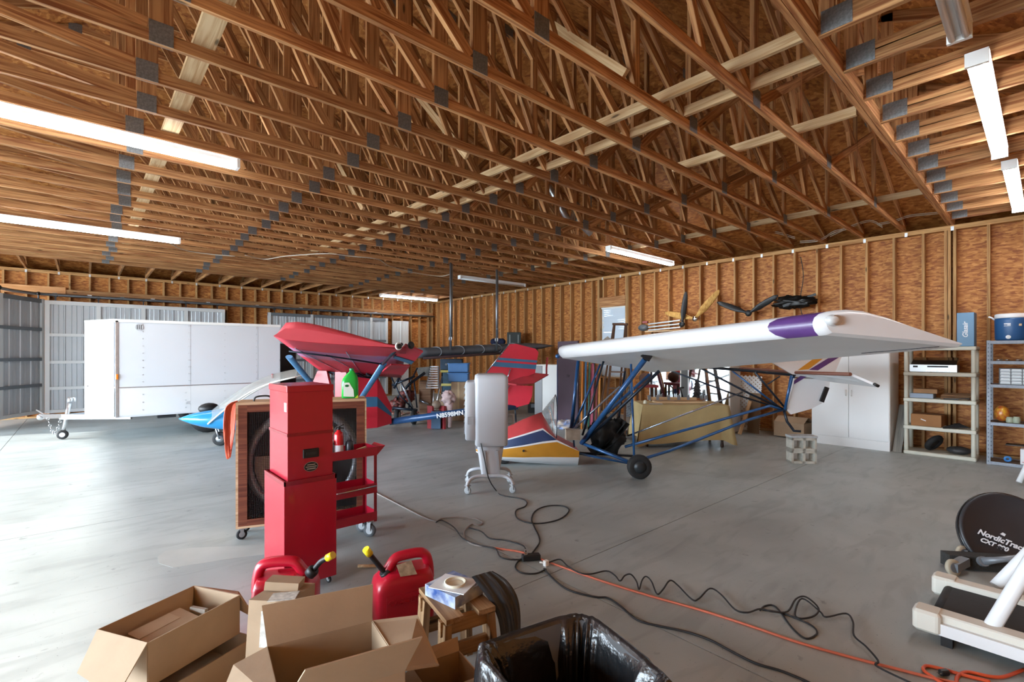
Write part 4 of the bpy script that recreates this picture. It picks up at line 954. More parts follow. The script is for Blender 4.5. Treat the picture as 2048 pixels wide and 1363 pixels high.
b = MB(); b.tube(smooth([FPt(.13, .1, fz1), FPt(.15, .1, fz1 + .04), FPt(.25, .1, fz1 + .045), FPt(.28, .1, fz1)]), .008, 6); b.build('handle', BLK, fan)
# orange cord looped over the fan's corner
b = MB(); rr_ = random.Random(3)
for i in range(6):
    u = -.012 - i * .007; dz = .50 + rr_.uniform(-.12, .06); b.tube(smooth([FPt(.0, .03, fz1 + .012), FPt(u - .02, -.01 - .006 * i, fz1 - .04), FPt(u - .035, -.012 - .006 * i, fz1 - dz * .6), FPt(u - .03, .01 + .01 * i, fz1 - dz), FPt(u - .008, .05 + .01 * i, fz1 - dz * .6), FPt(u + .005, .06, fz1 - .03), FPt(.004, .07, fz1 + .012)]), .0055, 6)
tag(b.build('extension_lead', mat('cord_orange', '#cf5a3c', .5)), 'orange extension cord looped over the corner of the box fan', 'cord')

# green bottle on the fan
gp = at(700, 797, 4.72); gp.z = fz1 + .004
gb = thing('antifreeze_bottle', 'green plastic bottle with white label standing on the box fan', 'bottle', gp, math.atan2(fd.y, fd.x))
def gl(x, y, z): return gp + fd * x - fn_ * y + Vector((0, 0, z))
b = MB(); rings = []
for z, w, d, ox in ((.0, .074, .045, 0), (.008, .078, .048, 0), (.15, .078, .048, 0), (.19, .07, .046, .004), (.225, .05, .036, .012), (.25, .026, .024, .015), (.262, .022, .022, .015)):
    rings.append([gl(ox + w * math.copysign(abs(math.cos(a)) ** .6, math.cos(a)), d * math.copysign(abs(math.sin(a)) ** .6, math.sin(a)), z) for a in [2 * math.pi * j / 20 for j in range(20)]])
b.loft(rings); b.build('body', mat('green_plastic', '#2fbf4a', .25, trans=.25, coat=.3), gb)
b = MB(); b.lathe([(.021, 0), (.021, .022), (.019, .026)], 14, None, True, True, gl(.015, 0, .258)); b.build('cap', mat('cap_green', '#2c9c66', .4), gb)
b = MB(); b.slab([gl(-.062, -.05, .02), gl(.035, -.05, .012), (gl(.03, -.05, .08)), gl(-.01, -.05, .15), gl(-.06, -.05, .15)], .002); lb = b.build('label', mat('label_pale', '#e6efe6', .5), gb)
b = MB(); b.prism([(.018 * math.cos(2 * math.pi * i / 16), .012 * math.sin(2 * math.pi * i / 16)) for i in range(16)], .002, Matrix((fd, Vector((0, 0, 1)), fn_)).transposed(), gl(-.03, -.052, .12)); b.build('emblem', mat('dark_green', '#1d6b3c', .4), lb)
b = MB(); b.slab([gl(.04, -.05, .0), gl(.07, -.048, .0), gl(.07, -.048, .03)], .002); b.build('label', mat('lime', '#c9e23a', .5), gb)

# ------------------------------------------------------------------ red tool cart
kx0, kx1, ky0, ky1 = 1.40, 1.985, 4.10, 4.34
kc = thing('tool_cart', 'red three tray rolling tool cart beside the box fan', 'cart', ((kx0 + kx1) / 2, (ky0 + ky1) / 2, 0))
def tray(z, h, fl=0.0, nm='tray'):
    b = MB(); b.bb((kx0, ky0, z), (kx1, ky1, z + .006))
    for a, c, o in (((kx0, ky0), (kx1, ky0), (0, -1)), ((kx1, ky0), (kx1, ky1), (1, 0)), ((kx1, ky1), (kx0, ky1), (0, 1)), ((kx0, ky1), (kx0, ky0), (-1, 0))):
        o = Vector((o[0], o[1], 0)) * fl; b.slab([(a[0], a[1], z), (c[0], c[1], z), Vector((c[0], c[1], z + h)) + o, Vector((a[0], a[1], z + h)) + o], .004)
    return b.build(nm, TOOLR, kc)
tray(.735, .075, 0.0); tray(.40, .085); tray(.155, .075)
b = MB(); b.slab([(kx1, ky0, .735), (kx1 + .085, ky0 + .01, .81), (kx1 + .085, ky1 - .01, .81), (kx1, ky1, .735)], .004); b.slab([(kx1, ky0, .735), (kx1 + .085, ky0 + .01, .81), (kx1, ky0, .81)], .004); b.build('tray_spout', TOOLR, kc)
for px_, py_ in ((kx0, ky0), (kx1, ky0), (kx1, ky1), (kx0, ky1)):
    sx = 1 if px_ == kx0 else -1; sy = 1 if py_ == ky0 else -1
    b = MB(); b.bb((px_, py_, .14), (px_ + sx * .028, py_ + sy * .003, .80)); b.bb((px_, py_, .14), (px_ + sx * .003, py_ + sy * .028, .80)); b.build('post', TOOLR2, kc)
    caster(kc, (px_ + sx * .05, py_ + sy * .04, 0), .058, (.8, .6, 0), .15, mat('grey_tyre', '#55585c', .6))
b = MB(); b.tube([(kx0 + .2, ky0 - .012, .455), (kx1 - .01, ky0 - .012, .462)], .007, 6); b.build('rod', CHROME, kc)
zt_k = .742
ex = thing('fire_extinguisher', 'small red fire extinguisher standing on the tool cart', 'fire extinguisher', (1.675, 4.20, zt_k))
o = (1.675, 4.20, zt_k)
b = MB(); b.lathe([(.036, 0), (.04, .006), (.04, .19), (.034, .215), (.018, .228), (.014, .24)], 18, None, True, True, o); b.build('cylinder', mat('ext_red', '#c81e28', .25, coat=.4), ex)
b = MB(); b.lathe([(.0405, .02), (.0405, .11)], 18, None, False, True, o); b.build('label', MATS['label_white'], ex)
b = MB(); b.lathe([(.013, .238), (.016, .246), (.016, .262)], 12, None, True, True, o); b.beam((1.675, 4.2, zt_k + .262), (1.72, 4.2, zt_k + .285), .016, .006); b.beam((1.675, 4.2, zt_k + .256), (1.72, 4.2, zt_k + .25), .016, .006); b.tube([(1.675, 4.2, zt_k + .255), (1.645, 4.2, zt_k + .258)], .008, 6); b.build('valve', BLK, ex)
b = MB(); o2 = (1.765, 4.18, zt_k); b.use(mat('dark_bottle', '#2c3138', .35)); b.lathe([(.034, 0), (.036, .01), (.036, .1), (.03, .13), (.014, .145)], 16, None, True, True, o2); b.use(MATS['label_pale']); b.lathe([(.0365, .02), (.0365, .05)], 16, None, False, True, o2)
b.use(MATS['grey_tyre']); b.lathe([(.014, .145), (.014, .17), (.008, .185)], 12, None, True, True, o2); tag(b.build('spray_can', None), 'dark can with pale band beside the fire extinguisher on the cart', 'can')
b = MB(); o3 = (1.59, 4.22, zt_k); b.lathe([(.04, 0), (.045, .01), (.047, .15), (.043, .15), (.04, .012)], 18, None, True, True, o3); tag(b.build('plastic_cup', mat('cup_clear', '#e6e9ec', .15, trans=.75, alpha=.7)), 'clear plastic cup on the cart left of the fire extinguisher', 'cup')
b = MB(); b.beam((1.80, 4.27, zt_k + .012), (1.93, 4.20, zt_k + .06), .035, .012); tag(b.build('wooden_scraper', W_BR), 'thin wooden stick lying in the cart tray', 'stick')
b = MB()
for i in range(3): b.tube([(1.6 + .1 * i, 4.16 + .03 * i, .168), (1.66 + .1 * i, 4.2 + .02 * i, .168)], .006, 6)
o_ = b.build('hand_tools', CHROME); o_['kind'] = 'stuff'; tag(o_, 'small loose metal bits in the lowest cart tray', 'tools')

# ------------------------------------------------------------------ evaporative cooler
EG = mat('cooler_grey', '#b9bcc2', 0.45, 0, 0.03, 3)
EG2 = mat('cooler_grey_dark', '#a2a5aa', 0.5)
e1 = Vector((.80, -.60, 0)); e2 = Vector((.60, .80, 0)); EC = Vector((3.70, 4.70, 0)); erot = Euler((0, 0, math.atan2(e1.y, e1.x)))
ev = thing('evaporative_cooler', 'grey upright evaporative cooler on a four wheeled stand', 'cooler', EC, erot.z)
def EP(a, c, z): return EC + e1 * a + e2 * c + Vector((0, 0, z))
def eloft(nm, secs, m, r=.25, parent=ev):
    b = MB(); rings = []
    for z, a0, a1, c0, c1 in secs:
        ring = []; n = 24
        for j in range(n):
            t = 2 * math.pi * j / n; sx = math.copysign(abs(math.cos(t)) ** r, math.cos(t)); sy = math.copysign(abs(math.sin(t)) ** r, math.sin(t))
            ring.append(EP((a0 + a1) / 2 + (a1 - a0) / 2 * sx, (c0 + c1) / 2 + (c1 - c0) / 2 * sy, z))
        rings.append(ring)
    b.loft(rings); return b.build(nm, m, parent)
eloft('housing', [(.555, -.12, .25, -.26, .26), (.57, -.13, .26, -.27, .27), (1.33, -.135, .265, -.275, .275), (1.375, -.13, .26, -.27, .27), (1.40, -.09, .22, -.2, .2)], EG, .22)
eloft('bezel', [(.62, -.23, -.12, -.22, .22), (.64, -.245, -.12, -.24, .24), (1.29, -.245, -.12, -.24, .24), (1.315, -.22, -.12, -.2, .2)], EG, .2)
for i in range(9):
    z = .70 + i * .068; b = MB(); b.box(EP(-.247, 0, z), (.02, .40, .014), Euler((0, .5, erot.z))); b.build('louver', EG2, ev)
b = MB(); b.box(EP(-.18, -.245, .86), (.07, .008, .09), erot); b.build('control_panel', EG2, ev)
eloft('water_tank', [(.56, -.10, .21, -.2, .2), (.555, -.11, .22, -.21, .21), (.2, -.055, .165, -.165, .165), (.165, -.05, .16, -.16, .16)], EG, .3)
for a0 in (-.02, .13):
    b = MB(); b.slab([EP(a0 - .012, -.205, .5), EP(a0 + .012, -.205, .5), EP(a0 + .03 + .012, -.168, .2), EP(a0 + .03 - .012, -.168, .2)], .02); b.build('tank_rib', EG2, ev)
b = MB(); b.box(EP(-.1, -.1, .53), (.05, .1, .03), erot); b.build('tank_lip', EG2, ev)
for s2 in (-1, 1):
    b = MB(); b.tube(smooth([EP(-.22, .24 * s2, .10), EP(-.2, .24 * s2, .15), EP(-.12, .2 * s2, .19), EP(.055, .19 * s2, .195), EP(.22, .2 * s2, .19), EP(.30, .24 * s2, .15), EP(.32, .24 * s2, .10)]), .022, 8); b.build('stand_leg', EG, ev)
    for a0 in (-.215, .315): caster(ev, EP(a0, .24 * s2, 0), .042, e2 + e1 * .5, .10, mat('caster_grey', '#9a9da0', .5))
b = MB(); b.box(EP(.055, 0, .18), (.14, .36, .03), erot); b.build('base_plate', EG2, ev)
b = MB(); b.tube([EP(.26, -.02, .90), EP(.34, -.02, .90), EP(.34, -.02, .79), EP(.26, -.02, .79)], .014, 8); b.build('handle', EG, ev)

# ------------------------------------------------------------------ petrol cans
PCR = mat('can_red', '#c01230', 0.35, 0, 0.06, 4, coat=0.15)
YEL = mat('cap_yellow', '#e8cf1f', 0.4)
def petrol_can(label, loc, rz, flip, spout):
    t = thing('petrol_can', label, 'petrol can', loc, rz, group='red petrol cans')
    M4 = WM[t]
    def L(x, y, z): return M4 @ Vector((x * flip, y, z))
    def ring(z, hx0, hx1, hy, n=24, p=.32):
        out = []
        for j in range(n):
            a = 2 * math.pi * j / n; cx_ = math.copysign(abs(math.cos(a)) ** p, math.cos(a)); sy = math.copysign(abs(math.sin(a)) ** p, math.sin(a))
            out.append(L((hx0 + hx1) / 2 + (hx1 - hx0) / 2 * cx_, hy * sy, z))
        return out
    b = MB(); b.loft([ring(0, -.165, .165, .10), ring(.012, -.178, .178, .112), ring(.22, -.18, .18, .115), ring(.26, -.175, .17, .112), ring(.292, -.165, .13, .1), ring(.312, -.155, .10, .075)]); b.build('body', PCR, t)
    # bridge handle with the opening under it
    b = MB(); b.tube(smooth([L(-.17, 0, .22), L(-.165, 0, .30), L(-.145, 0, .365), L(-.10, 0, .388), (L(.0, 0, .388)), L(.05, 0, .375), L(.085, 0, .33), L(.12, 0, .275)]), .034, 12, flat=.9); b.build('handle', PCR, t)
    for sx in (-1, 1): b = MB(); b.beam(L(-.06, sx * .04, .315), L(.05, sx * .04, .315), .012, .02); b.build('rib', PCR, t)
    b = MB(); b.use(PCR); b.bb((0, 0, 0), (0, 0, 0))
    for s in (-1, 1):
        b = MB(); b.box(L(0, s * .1165, .13), (.25, .006, .15), Euler((0, 0, rz))); b.build('side_panel', PCR, t)
    b = MB(); b.lathe([(.034, 0), (.036, .03), (.03, .045)], 14, Vector(spout[1] - spout[0]).normalized().to_track_quat('Z', 'Y').to_matrix(), True, True, spout[0]); b.build('collar', BLK, t)
    b = MB(); b.tube(smooth(spout), .016, 9); sp_ = b.build('spout', BLK, t)
    d = (spout[-1] - spout[-2]).normalized(); b = MB(); b.tube([spout[-1], spout[-1] + d * .05], .022, 10); b.build('spout_cap', YEL, sp_)
    text_mesh('relief', 'GASOLINE', .05, PCR, t, M4 @ Matrix.Translation((0.0, -.121, .16)) @ Matrix(((1, 0, 0, 0), (0, 0, -1, 0), (0, 1, 0, 0), (0, 0, 0, 1))), .003)
    return t
c1 = Vector((.93, 3.13, 0)); r1_ = math.atan2(-.5, .86)
s1 = [at(619, 1148, 2.93), at(628, 1138, 2.93), at(642, 1122, 2.92), at(655, 1115, 2.9)]
petrol_can('red petrol can with raised spout in front of the red tool cabinet', c1, r1_, 1, s1)
c2 = Vector((1.50, 2.74, 0)); r2_ = math.atan2(-.25, .95)
s2_ = [at(776, 1150, 3.0), at(766, 1140, 2.98), at(748, 1118, 2.95), at(740, 1108, 2.93)]
t2 = petrol_can('red petrol can with worn paper label next to the wooden step stool', c2, r2_, -1, s2_)
b = MB(); M4 = WM[t2]; b.slab([M4 @ Vector(p) for p in ((-.05, -.042, .352), (.045, -.03, .36), (.06, -.11, .302), (-.04, -.105, .305))], .002); b.build('paper_label', mat('aged_paper', '#b7a48a', .8, 0, .4, 30), t2)

# ------------------------------------------------------------------ cardboard boxes
def carton(name, label, bl, br, fl, z0, z1, flaps, m=CARD, cat='box', th=.006, inner=CARDI):
    """open carton from three rim corners (back-left, back-right, front-left); flaps: list of (edge, end points)"""
    bl, br, fl = Vector(bl), Vector(br), Vector(fl); fr_ = fl + (br - bl); c = (bl + br + fl + fr_) / 4
    t = thing(name, label, cat, (c.x, c.y, z0))
    def wall(p, q, nm):
        b = MB(); b.slab([(p.x, p.y, z0), (q.x, q.y, z0), (q.x, q.y, z1), (p.x, p.y, z1)], th); b.build(nm, m, t)
    for p, q in ((bl, br), (br, fr_), (fr_, fl), (fl, bl)): wall(p, q, 'side')
    b = MB(); b.slab([(bl.x, bl.y, z0 + .004), (br.x, br.y, z0 + .004), (fr_.x, fr_.y, z0 + .004), (fl.x, fl.y, z0 + .004)], .006); b.build('base', inner, t)
    E = {'b': (bl, br), 'r': (br, fr_), 'f': (fr_, fl), 'l': (fl, bl)}
    for e, a, d in flaps:
        p, q = E[e]; b = MB(); b.use(inner if isinstance(inner, str) else inner)
        b.slab([Vector((p.x, p.y, z1)), Vector((q.x, q.y, z1)), Vector(d), Vector(a)], .005); b.build('flap', None, t)
    return t
# left open box lying on a flattened carton, a smaller box inside
carton('cardboard_box', 'low cardboard carton under the left open box', (.02, 2.96, 0), (.50, 3.18, 0), (.20, 2.62, 0), 0, .15, [], CARD)
lb_ = carton('cardboard_box', 'open cardboard box at lower left with a smaller box inside', (.05, 2.99, 0), (.46, 3.20, 0), (.215, 2.705, 0), .158, .36, [('r', (.66, 3.10, .30), (.70, 2.86, .22)), ('l', (.10, 2.60, .22), (-.02, 2.86, .25))])
b = MB(); b.slab([Vector((.05, 2.99, .36)), Vector((.46, 3.2, .36)), Vector((.44, 3.14, .25)), Vector((.10, 2.97, .22))], .005); b.build('flap', CARDI, lb_)
sb = thing('cardboard_box', 'smaller brown box with orange tape inside the left open box', 'box', (.30, 2.96, .166), math.atan2(.21, .41))
MS = WM[sb]; b = MB(); b.box((0, 0, .07), (.25, .15, .14), Euler((.12, 0, 0))); b.build('carton', CARD, sb, local=True)
b = MB(); b.box((0, -.079, .06), (.12, .004, .018), Euler((.12, 0, 0))); b.build('tape', mat('tape_orange', '#c97a35', .5), sb, local=True)
b = MB(); b.box((-.03, .02, .143), (.2, .08, .004), Euler((.12, 0, .05))); b.build('top_flap', CARDI, sb, local=True)
b = MB(); b.box((.16, -.02, .075), (.02, .1, .14), Euler((0, .1, .1))); b.build('paper_insert', mat('grey_paper', '#a39c92', .8), sb, local=True)
# big open box
big = carton('cardboard_box', 'large open cardboard box with upright flaps beside the rubbish bin', (.56, 2.14, 0), (.965, 2.04, 0), (.50, 1.74, 0), 0, .46,
 [('b', (.545, 2.16, .625), (.975, 2.055, .615)), ('l', (.36, 1.98, .42), (.43, 2.10, .46)), ('r', (1.13, 1.93, .47), (1.07, 1.66, .40)), ('f', (.93, 1.555, .615), (.545, 1.645, .615))], CARD)
# box with torn paper behind it
pb_ = thing('cardboard_box', 'brown box with torn paper behind the large open box', 'box', (.72, 2.52, 0), .75)
b = MB(); b.box((0, 0, .245), (.24, .2, .48), Euler((.0, .1, 0))); b.build('carton', CARD, pb_, local=True)
b = MB(); b.box((-.04, -.04, .492), (.1, .12, .004), Euler((0, .1, .3))); b.build('paper', mat('torn_paper', '#d8d4cc', .8, 0, .4, 40), pb_, local=True)
b = MB(); b.box((-.108, -.03, .37), (.004, .13, .16), Euler((0, .1, 0))); b.build('paper', MATS['torn_paper'], pb_, local=True)
b = MB(); b.box((.07, .02, .50), (.1, .16, .04), Euler((.1, .1, .2))); b.build('top_flap', CARDI, pb_, local=True)
carton('cardboard_box', 'small open cardboard box below the wooden step stool', (1.06, 1.86, 0), (1.28, 1.82, 0), (1.03, 1.66, 0), 0, .30, [('b', (1.09, 1.90, .33), (1.30, 1.86, .34)), ('l', (.95, 1.70, .27), (.98, 1.84, .28))])

# ------------------------------------------------------------------ wooden step stool
WOLD = wood_mat('weathered_wood', '#a78763', '#7d5d40', .12)
SL, SF, SR = Vector((1.33, 2.25, 0)), Vector((1.27, 1.93, 0)), Vector((1.53, 1.88, 0)); sx = (SR - SF).normalized(); sy = (SL - SF).normalized(); ZS = .40
st_ = thing('step_stool', 'weathered wooden step stool carrying a blue filter box', 'stool', (SL + SR) / 2)
LW, LD = .27, .33
def SP(a, c, z): return SF + sx * a + sy * c + Vector((0, 0, z))
for c0 in (.03, LD - .03):
    for a0 in (.02, LW - .02):
        stick('leg', SP(a0 + (-.02 if a0 < .1 else .02), c0 + (-.02 if c0 < .1 else .02), 0), SP(a0, c0, ZS - .03), .035, .085, WOLD, st_, sy)
    stick('rail', SP(0, c0, .22), SP(LW, c0, .22), .02, .07, WOLD, st_)
    stick('rail', SP(-.01, c0, ZS - .055), SP(LW + .01, c0, ZS - .055), .03, .07, WOLD, st_)
for a0 in (.05, LW - .05): stick('step_board', SP(a0, -.02, ZS - .008), SP(a0, LD + .02, ZS - .008), .09, .024, WOLD, st_)
fb = thing('filter_box', 'blue and white flat box with paper ring lying on the step stool', 'box', SP(LW / 2, LD / 2 + .02, ZS + .005), math.atan2(sy.y, sy.x) + .35)
b = MB(); b.box((0, 0, .03), (.22, .2, .058)); b.build('carton', mat('print_blue', '#2b4f94', .4, 0, .4, 12, var_col='#c9d2dc'), fb, local=True)
b = MB(); b.box((-.01, .01, .063), (.2, .17, .004), Euler((.02, 0, .3))); b.build('paper', MATS['label_white'], fb, local=True)
b = MB(); b.lathe([(.052, 0), (.058, .012), (.05, .014), (.042, .004)], 24, None, False, True, (-.02, .01, .066)); b.lathe([(.0, .001), (.042, .002)], 24, None, False, True, (-.02, .01, .066)); b.build('paper_ring', mat('cream_ring', '#d8d2bd', .7), fb, local=True)
for dx_, c_ in ((-.09, '#d98a3c'), (.02, '#d98a3c'), (.085, '#cfae8a')):
    b = MB(); b.box((dx_, -.1005, .03), (.035, .003, .05)); b.build('print', mat('print_' + c_[1:], c_, .5), fb, local=True)

# ------------------------------------------------------------------ two black rubber mouldings bent against the stool
FI = smooth([at(945, 1152, 2.46), at(962, 1175, 2.46), at(984, 1206, 2.45), at(999, 1242, 2.44), at(1004, 1290, 2.42), at(1002, 1352, 2.40)], 5)
FO = smooth([at(985, 1141, 2.58), at(1012, 1158, 2.57), at(1032, 1186, 2.55), at(1040, 1218, 2.53), at(1041, 1262, 2.50), at(1036, 1330, 2.47)], 5)
def fen(off):
    def f(u, v):
        k = u * (len(FI) - 1); i = min(int(k), len(FI) - 2); t = k - i; a_ = FI[i].lerp(FI[i + 1], t); o_ = FO[i].lerp(FO[i + 1], t)
        q = a_.lerp(o_, v); tn = (FI[i + 1] - FI[i]).normalized(); nn = tn.cross((o_ - a_).normalized()); nn = nn if nn.dot(FW) < 0 else -nn
        return q + nn * (.022 * math.sin(v * math.pi) + .007 * math.sin(v * math.pi * 6) + off)
    return f
b = MB(); b.grid(fen(0), 24, 18); b.grid(fen(-.008), 24, 18); tag(b.build('rubber_moulding', mat('rubber_strip', '#33363a', .36, 0, .2, 8)), 'ribbed black rubber moulding arching behind the step stool', 'moulding')

# ------------------------------------------------------------------ rubbish bin with black liner
BC = Vector((1.25, 1.125, 0)); bx = Vector((.97, -.23, 0)).normalized(); by = Vector((.23, .97, 0)).normalized()
rb_ = thing('rubbish_bin', 'grey rubbish bin lined with a shiny black plastic bag', 'bin', BC, math.atan2(bx.y, bx.x))
def sq(h, z, n=120, p=.3, wob=0.0, ph=0.0):
    out = []
    for j in range(n):
        a = 2 * math.pi * j / n; cx_ = math.copysign(abs(math.cos(a)) ** p, math.cos(a)); sy_ = math.copysign(abs(math.sin(a)) ** p, math.sin(a))
        w_ = (math.sin(9 * a + .3 * ph) * .4 + math.sin(17 * a + 1 + .2 * ph) * .35 + math.sin(29 * a + 2.2 + .25 * ph) * .3)
        k = h * (1 + wob * w_); out.append(BC + bx * (k * cx_) + by * (k * sy_) + Vector((0, 0, z + wob * .16 * math.sin(6 * a + ph))))
    return out
HB = .235; ZBN = .58
b = MB(); b.loft([sq(HB * .8, 0), sq(HB, ZBN - .02), sq(HB + .014, ZBN - .02), sq(HB + .014, ZBN), sq(HB - .006, ZBN), sq(HB * .79, .03)]); b.build('bin', mat('bin_grey', '#55585b', .5), rb_)
b = MB(); W_ = .05
b.loft([sq(HB * .62, .10, wob=.2, ph=2), sq(HB * .70, .22, wob=.2, ph=1.6), sq(HB * .76, .34, wob=.18, ph=1.2), sq(HB * .82, .45, wob=.15, ph=.6), sq(HB * .9, .53, wob=.09, ph=.2), sq(HB - .003, ZBN + .010, wob=.02), sq(HB + .012, ZBN + .018, wob=.02), sq(HB + .024, ZBN + .006, wob=.025, ph=1), sq(HB + .03, ZBN - .06, wob=.05, ph=1.2), sq(HB + .034, ZBN - .17, wob=.08, ph=1.6), sq(HB + .034, ZBN - .25, wob=.10, ph=2)], caps=False)
b.face(list(range(119, -1, -1)))
b.build('liner', mat('bag_black', '#232427', .27, 0, .3, 6, bump=.6, bscale=30, spec=1.0), rb_)

# ------------------------------------------------------------------ cords on the floor
CBLK = mat('cord_black', '#1e1e20', .55); CORG = mat('cord_salmon', '#c8694e', .55); CGRY = mat('cord_greyed', '#8d8580', .6)
def floor_cord(label, pts, r, m, pre=(), z=None):
    z = z or r; P = [Vector(p) for p in pre] + [on_z(p[0], p[1], z + (p[2] if len(p) > 2 else 0)) for p in pts]
    b = MB(); b.tube(smooth(P, 5), r, 6); return tag(b.build('extension_lead', m), label, 'cord')
floor_cord('black cord running down from the evaporative cooler and looping', [(992, 980), (1004, 990), (1040, 996), (1053, 1003), (1050, 1012), (1032, 1020), (1035, 1036), (1060, 1045), (1090, 1045), (1122, 1036), (1138, 1020), (1125, 1011), (1095, 1011), (1072, 1020), (1063, 1036), (1068, 1052), (1077, 1070), (1079, 1084), (1070, 1098), (1062, 1108)], .0065, CBLK, [EP(-.06, -.28, .60), EP(-.02, -.30, .42), EP(.03, -.33, .2)])
floor_cord('pale cord coming from behind the tool cart', [(742, 980), (800, 1010), (848, 1034), (872, 1041), (885, 1036), (920, 1034), (950, 1037), (965, 1045), (957, 1050), (943, 1048), (929, 1062), (932, 1078), (948, 1089), (988, 1095)], .0065, CGRY)
floor_cord('long salmon orange cord crossing the floor to the lower right', [(988, 1095), (1040, 1103), (1066, 1112), (1110, 1128), (1200, 1160), (1300, 1191), (1400, 1219), (1500, 1251), (1600, 1285), (1700, 1313), (1790, 1336), (1870, 1356), (1950, 1372)], .0075, CORG)
floor_cord('black cord in wavy lines left of the power strip', [(872, 1044), (884, 1040), (908, 1054), (926, 1076), (960, 1090), (990, 1096), (1000, 1112), (1018, 1118), (1045, 1118)], .006, CBLK, z=.012)
floor_cord('black cord above the salmon cord ending at the power strip', [(938, 1055), (962, 1062), (980, 1076), (1012, 1080), (1045, 1090), (1052, 1102)], .006, CBLK, z=.014)
floor_cord('black cord loop right beside the power strip', [(1050, 1112), (1036, 1122), (1031, 1135), (1045, 1145), (1072, 1146), (1092, 1137)], .006, CBLK)
floor_cord('black cord sweeping past the rubbish bin to the lower edge', [(1088, 1136), (1110, 1160), (1140, 1180), (1190, 1193), (1215, 1195), (1242, 1212), (1270, 1236), (1300, 1247), (1370, 1262), (1420, 1279), (1460, 1300), (1510, 1325), (1560, 1340), (1605, 1358), (1650, 1380)], .0065, CBLK)
floor_cord('curly black cord waving along the salmon cord into a tangle', [(1098, 1124), (1120, 1118), (1136, 1132), (1160, 1145), (1182, 1147), (1213, 1141), (1230, 1150), (1240, 1161), (1250, 1150, .03), (1262, 1148, .04), (1273, 1162), (1278, 1178), (1284, 1160, .02), (1292, 1152, .04), (1303, 1162, .02), (1314, 1187), (1326, 1178), (1340, 1160, .03), (1356, 1170), (1384, 1198), (1398, 1196), (1420, 1176, .02), (1442, 1188), (1470, 1218), (1495, 1224), (1520, 1217), (1545, 1222), (1575, 1222), (1592, 1197, .02), (1612, 1193, .02), (1637, 1215), (1628, 1231), (1600, 1236), (1590, 1225), (1604, 1196, .02), (1640, 1222), (1652, 1233), (1692, 1226), (1706, 1243), (1708, 1270), (1732, 1292), (1756, 1320), (1752, 1330), (1790, 1350), (1830, 1368)], .0055, CBLK, z=.02)
floor_cord('black cord loop in the tangle left of the treadmill', [(1520, 1220), (1530, 1211), (1552, 1213), (1585, 1255), (1612, 1276), (1634, 1266), (1626, 1252), (1598, 1238), (1560, 1224), (1525, 1219)], .0055, CBLK)
floor_cord('orange cord coil at the lower right edge', [(2048, 1338), (2010, 1352), (1980, 1352), (1935, 1343), (1915, 1352), (1912, 1368), (1900, 1372), (1870, 1356), (1848, 1340), (1852, 1331), (1880, 1336), (1930, 1350), (1980, 1362)], .0085, mat('cord_bright_orange', '#d2532c', .5))
ps = thing('power_strip', 'black power strip joining the cords on the floor', 'power strip', on_z(1062, 1120), math.atan2(-.5, .86))
b = MB(); b.rbox((0, 0, .028), (.15, .06, .045), .012); b.build('body', BLK, ps, local=True)
b = MB(); b.rbox((-.045, 0, .054), (.03, .03, .014), .006); b.build('plug', CHROME, ps, local=True)
b = MB(); b.torus((-.03, .04, .05), (1, .3, 0), .022, .003, 14, 5); b.build('cord_ring', MATS['cord_greyed'], ps, local=True)
pl = on_z(1092, 1131); b = MB(); b.rbox((pl.x, pl.y, .022), (.04, .035, .044), .008); b.tube([(pl.x, pl.y, .022), (pl.x - .04, pl.y + .03, .03)], .006, 6); tag(b.build('plug_adapter', WHITE), 'white plug adapter beside the power strip', 'plug')
pl = on_z(1888, 1350); b = MB(); b.use(BLK); b.rbox((pl.x, pl.y, .016), (.05, .026, .028), .008, Euler((0, 0, -.6))); b.use(CHROME)
for s in (-1, 1): b.box((pl.x - .026, pl.y + .012 + s * .006, .018), (.02, .002, .006), Euler((0, 0, -.6)))
tag(b.build('plug', None), 'black two pin plug lying in the orange cord coil', 'plug')
b = MB(); b.tube([on_z(716, 1131, .014), on_z(752, 1131, .014)], .012, 8); tag(b.build('wooden_dowel', W_BR), 'short brown dowel on the floor left of the second petrol can', 'dowel')
# ------------------------------------------------------------------ treadmill and elliptical trainer at the right edge
TWH = mat('treadmill_cream', '#d9d6cb', 0.4); TWW = mat('treadmill_white', '#e4e5e6', 0.35); BELT = mat('belt_black', '#2a2b2d', 0.8, 0, .2, 30)
tm = thing('treadmill', 'cream framed treadmill with black belt at the right edge', 'treadmill', (4.0, -.2, 0))
b = MB(); b.rbox((3.70, -.22, .145), (.10, 1.5, .05), .012); b.build('side_rail', TWH, tm)
b = MB(); b.bb((3.625, -.97, .06), (3.665, .5, .125)); b.build('side_beam', TWW, tm)
b = MB(); b.rbox((4.28, -.22, .145), (.10, 1.5, .05), .012); b.build('side_rail', TWH, tm)
b = MB(); b.bb((4.31, -.97, .06), (4.35, .5, .125)); b.build('side_beam', TWW, tm)
b = MB(); b.bb((3.75, -.97, .10), (4.23, .50, .135)); b.lathe([(.033, -.24), (.033, .24)], 16, Vector((1, 0, 0)).to_track_quat('Z', 'Y').to_matrix(), True, True, (3.99, .5, .105)); b.build('belt', BELT, tm)
for xx in (3.68, 4.30): b = MB(); b.rbox((xx, .53, .115), (.135, .13, .12), .025); b.build('end_cap', TWH, tm)
b = MB(); b.bb((3.64, -.1, .0), (3.70, -.04, .10)); b.build('foot', TWW, tm); b = MB(); b.bb((4.29, -.1, .0), (4.35, -.04, .10)); b.build('foot', TWW, tm)
b = MB(); b.bb((3.64, .42, .0), (3.70, .47, .10)); b.build('foot', RUB, tm); b = MB(); b.bb((4.29, .42, .0), (4.35, .47, .10)); b.build('foot', RUB, tm)
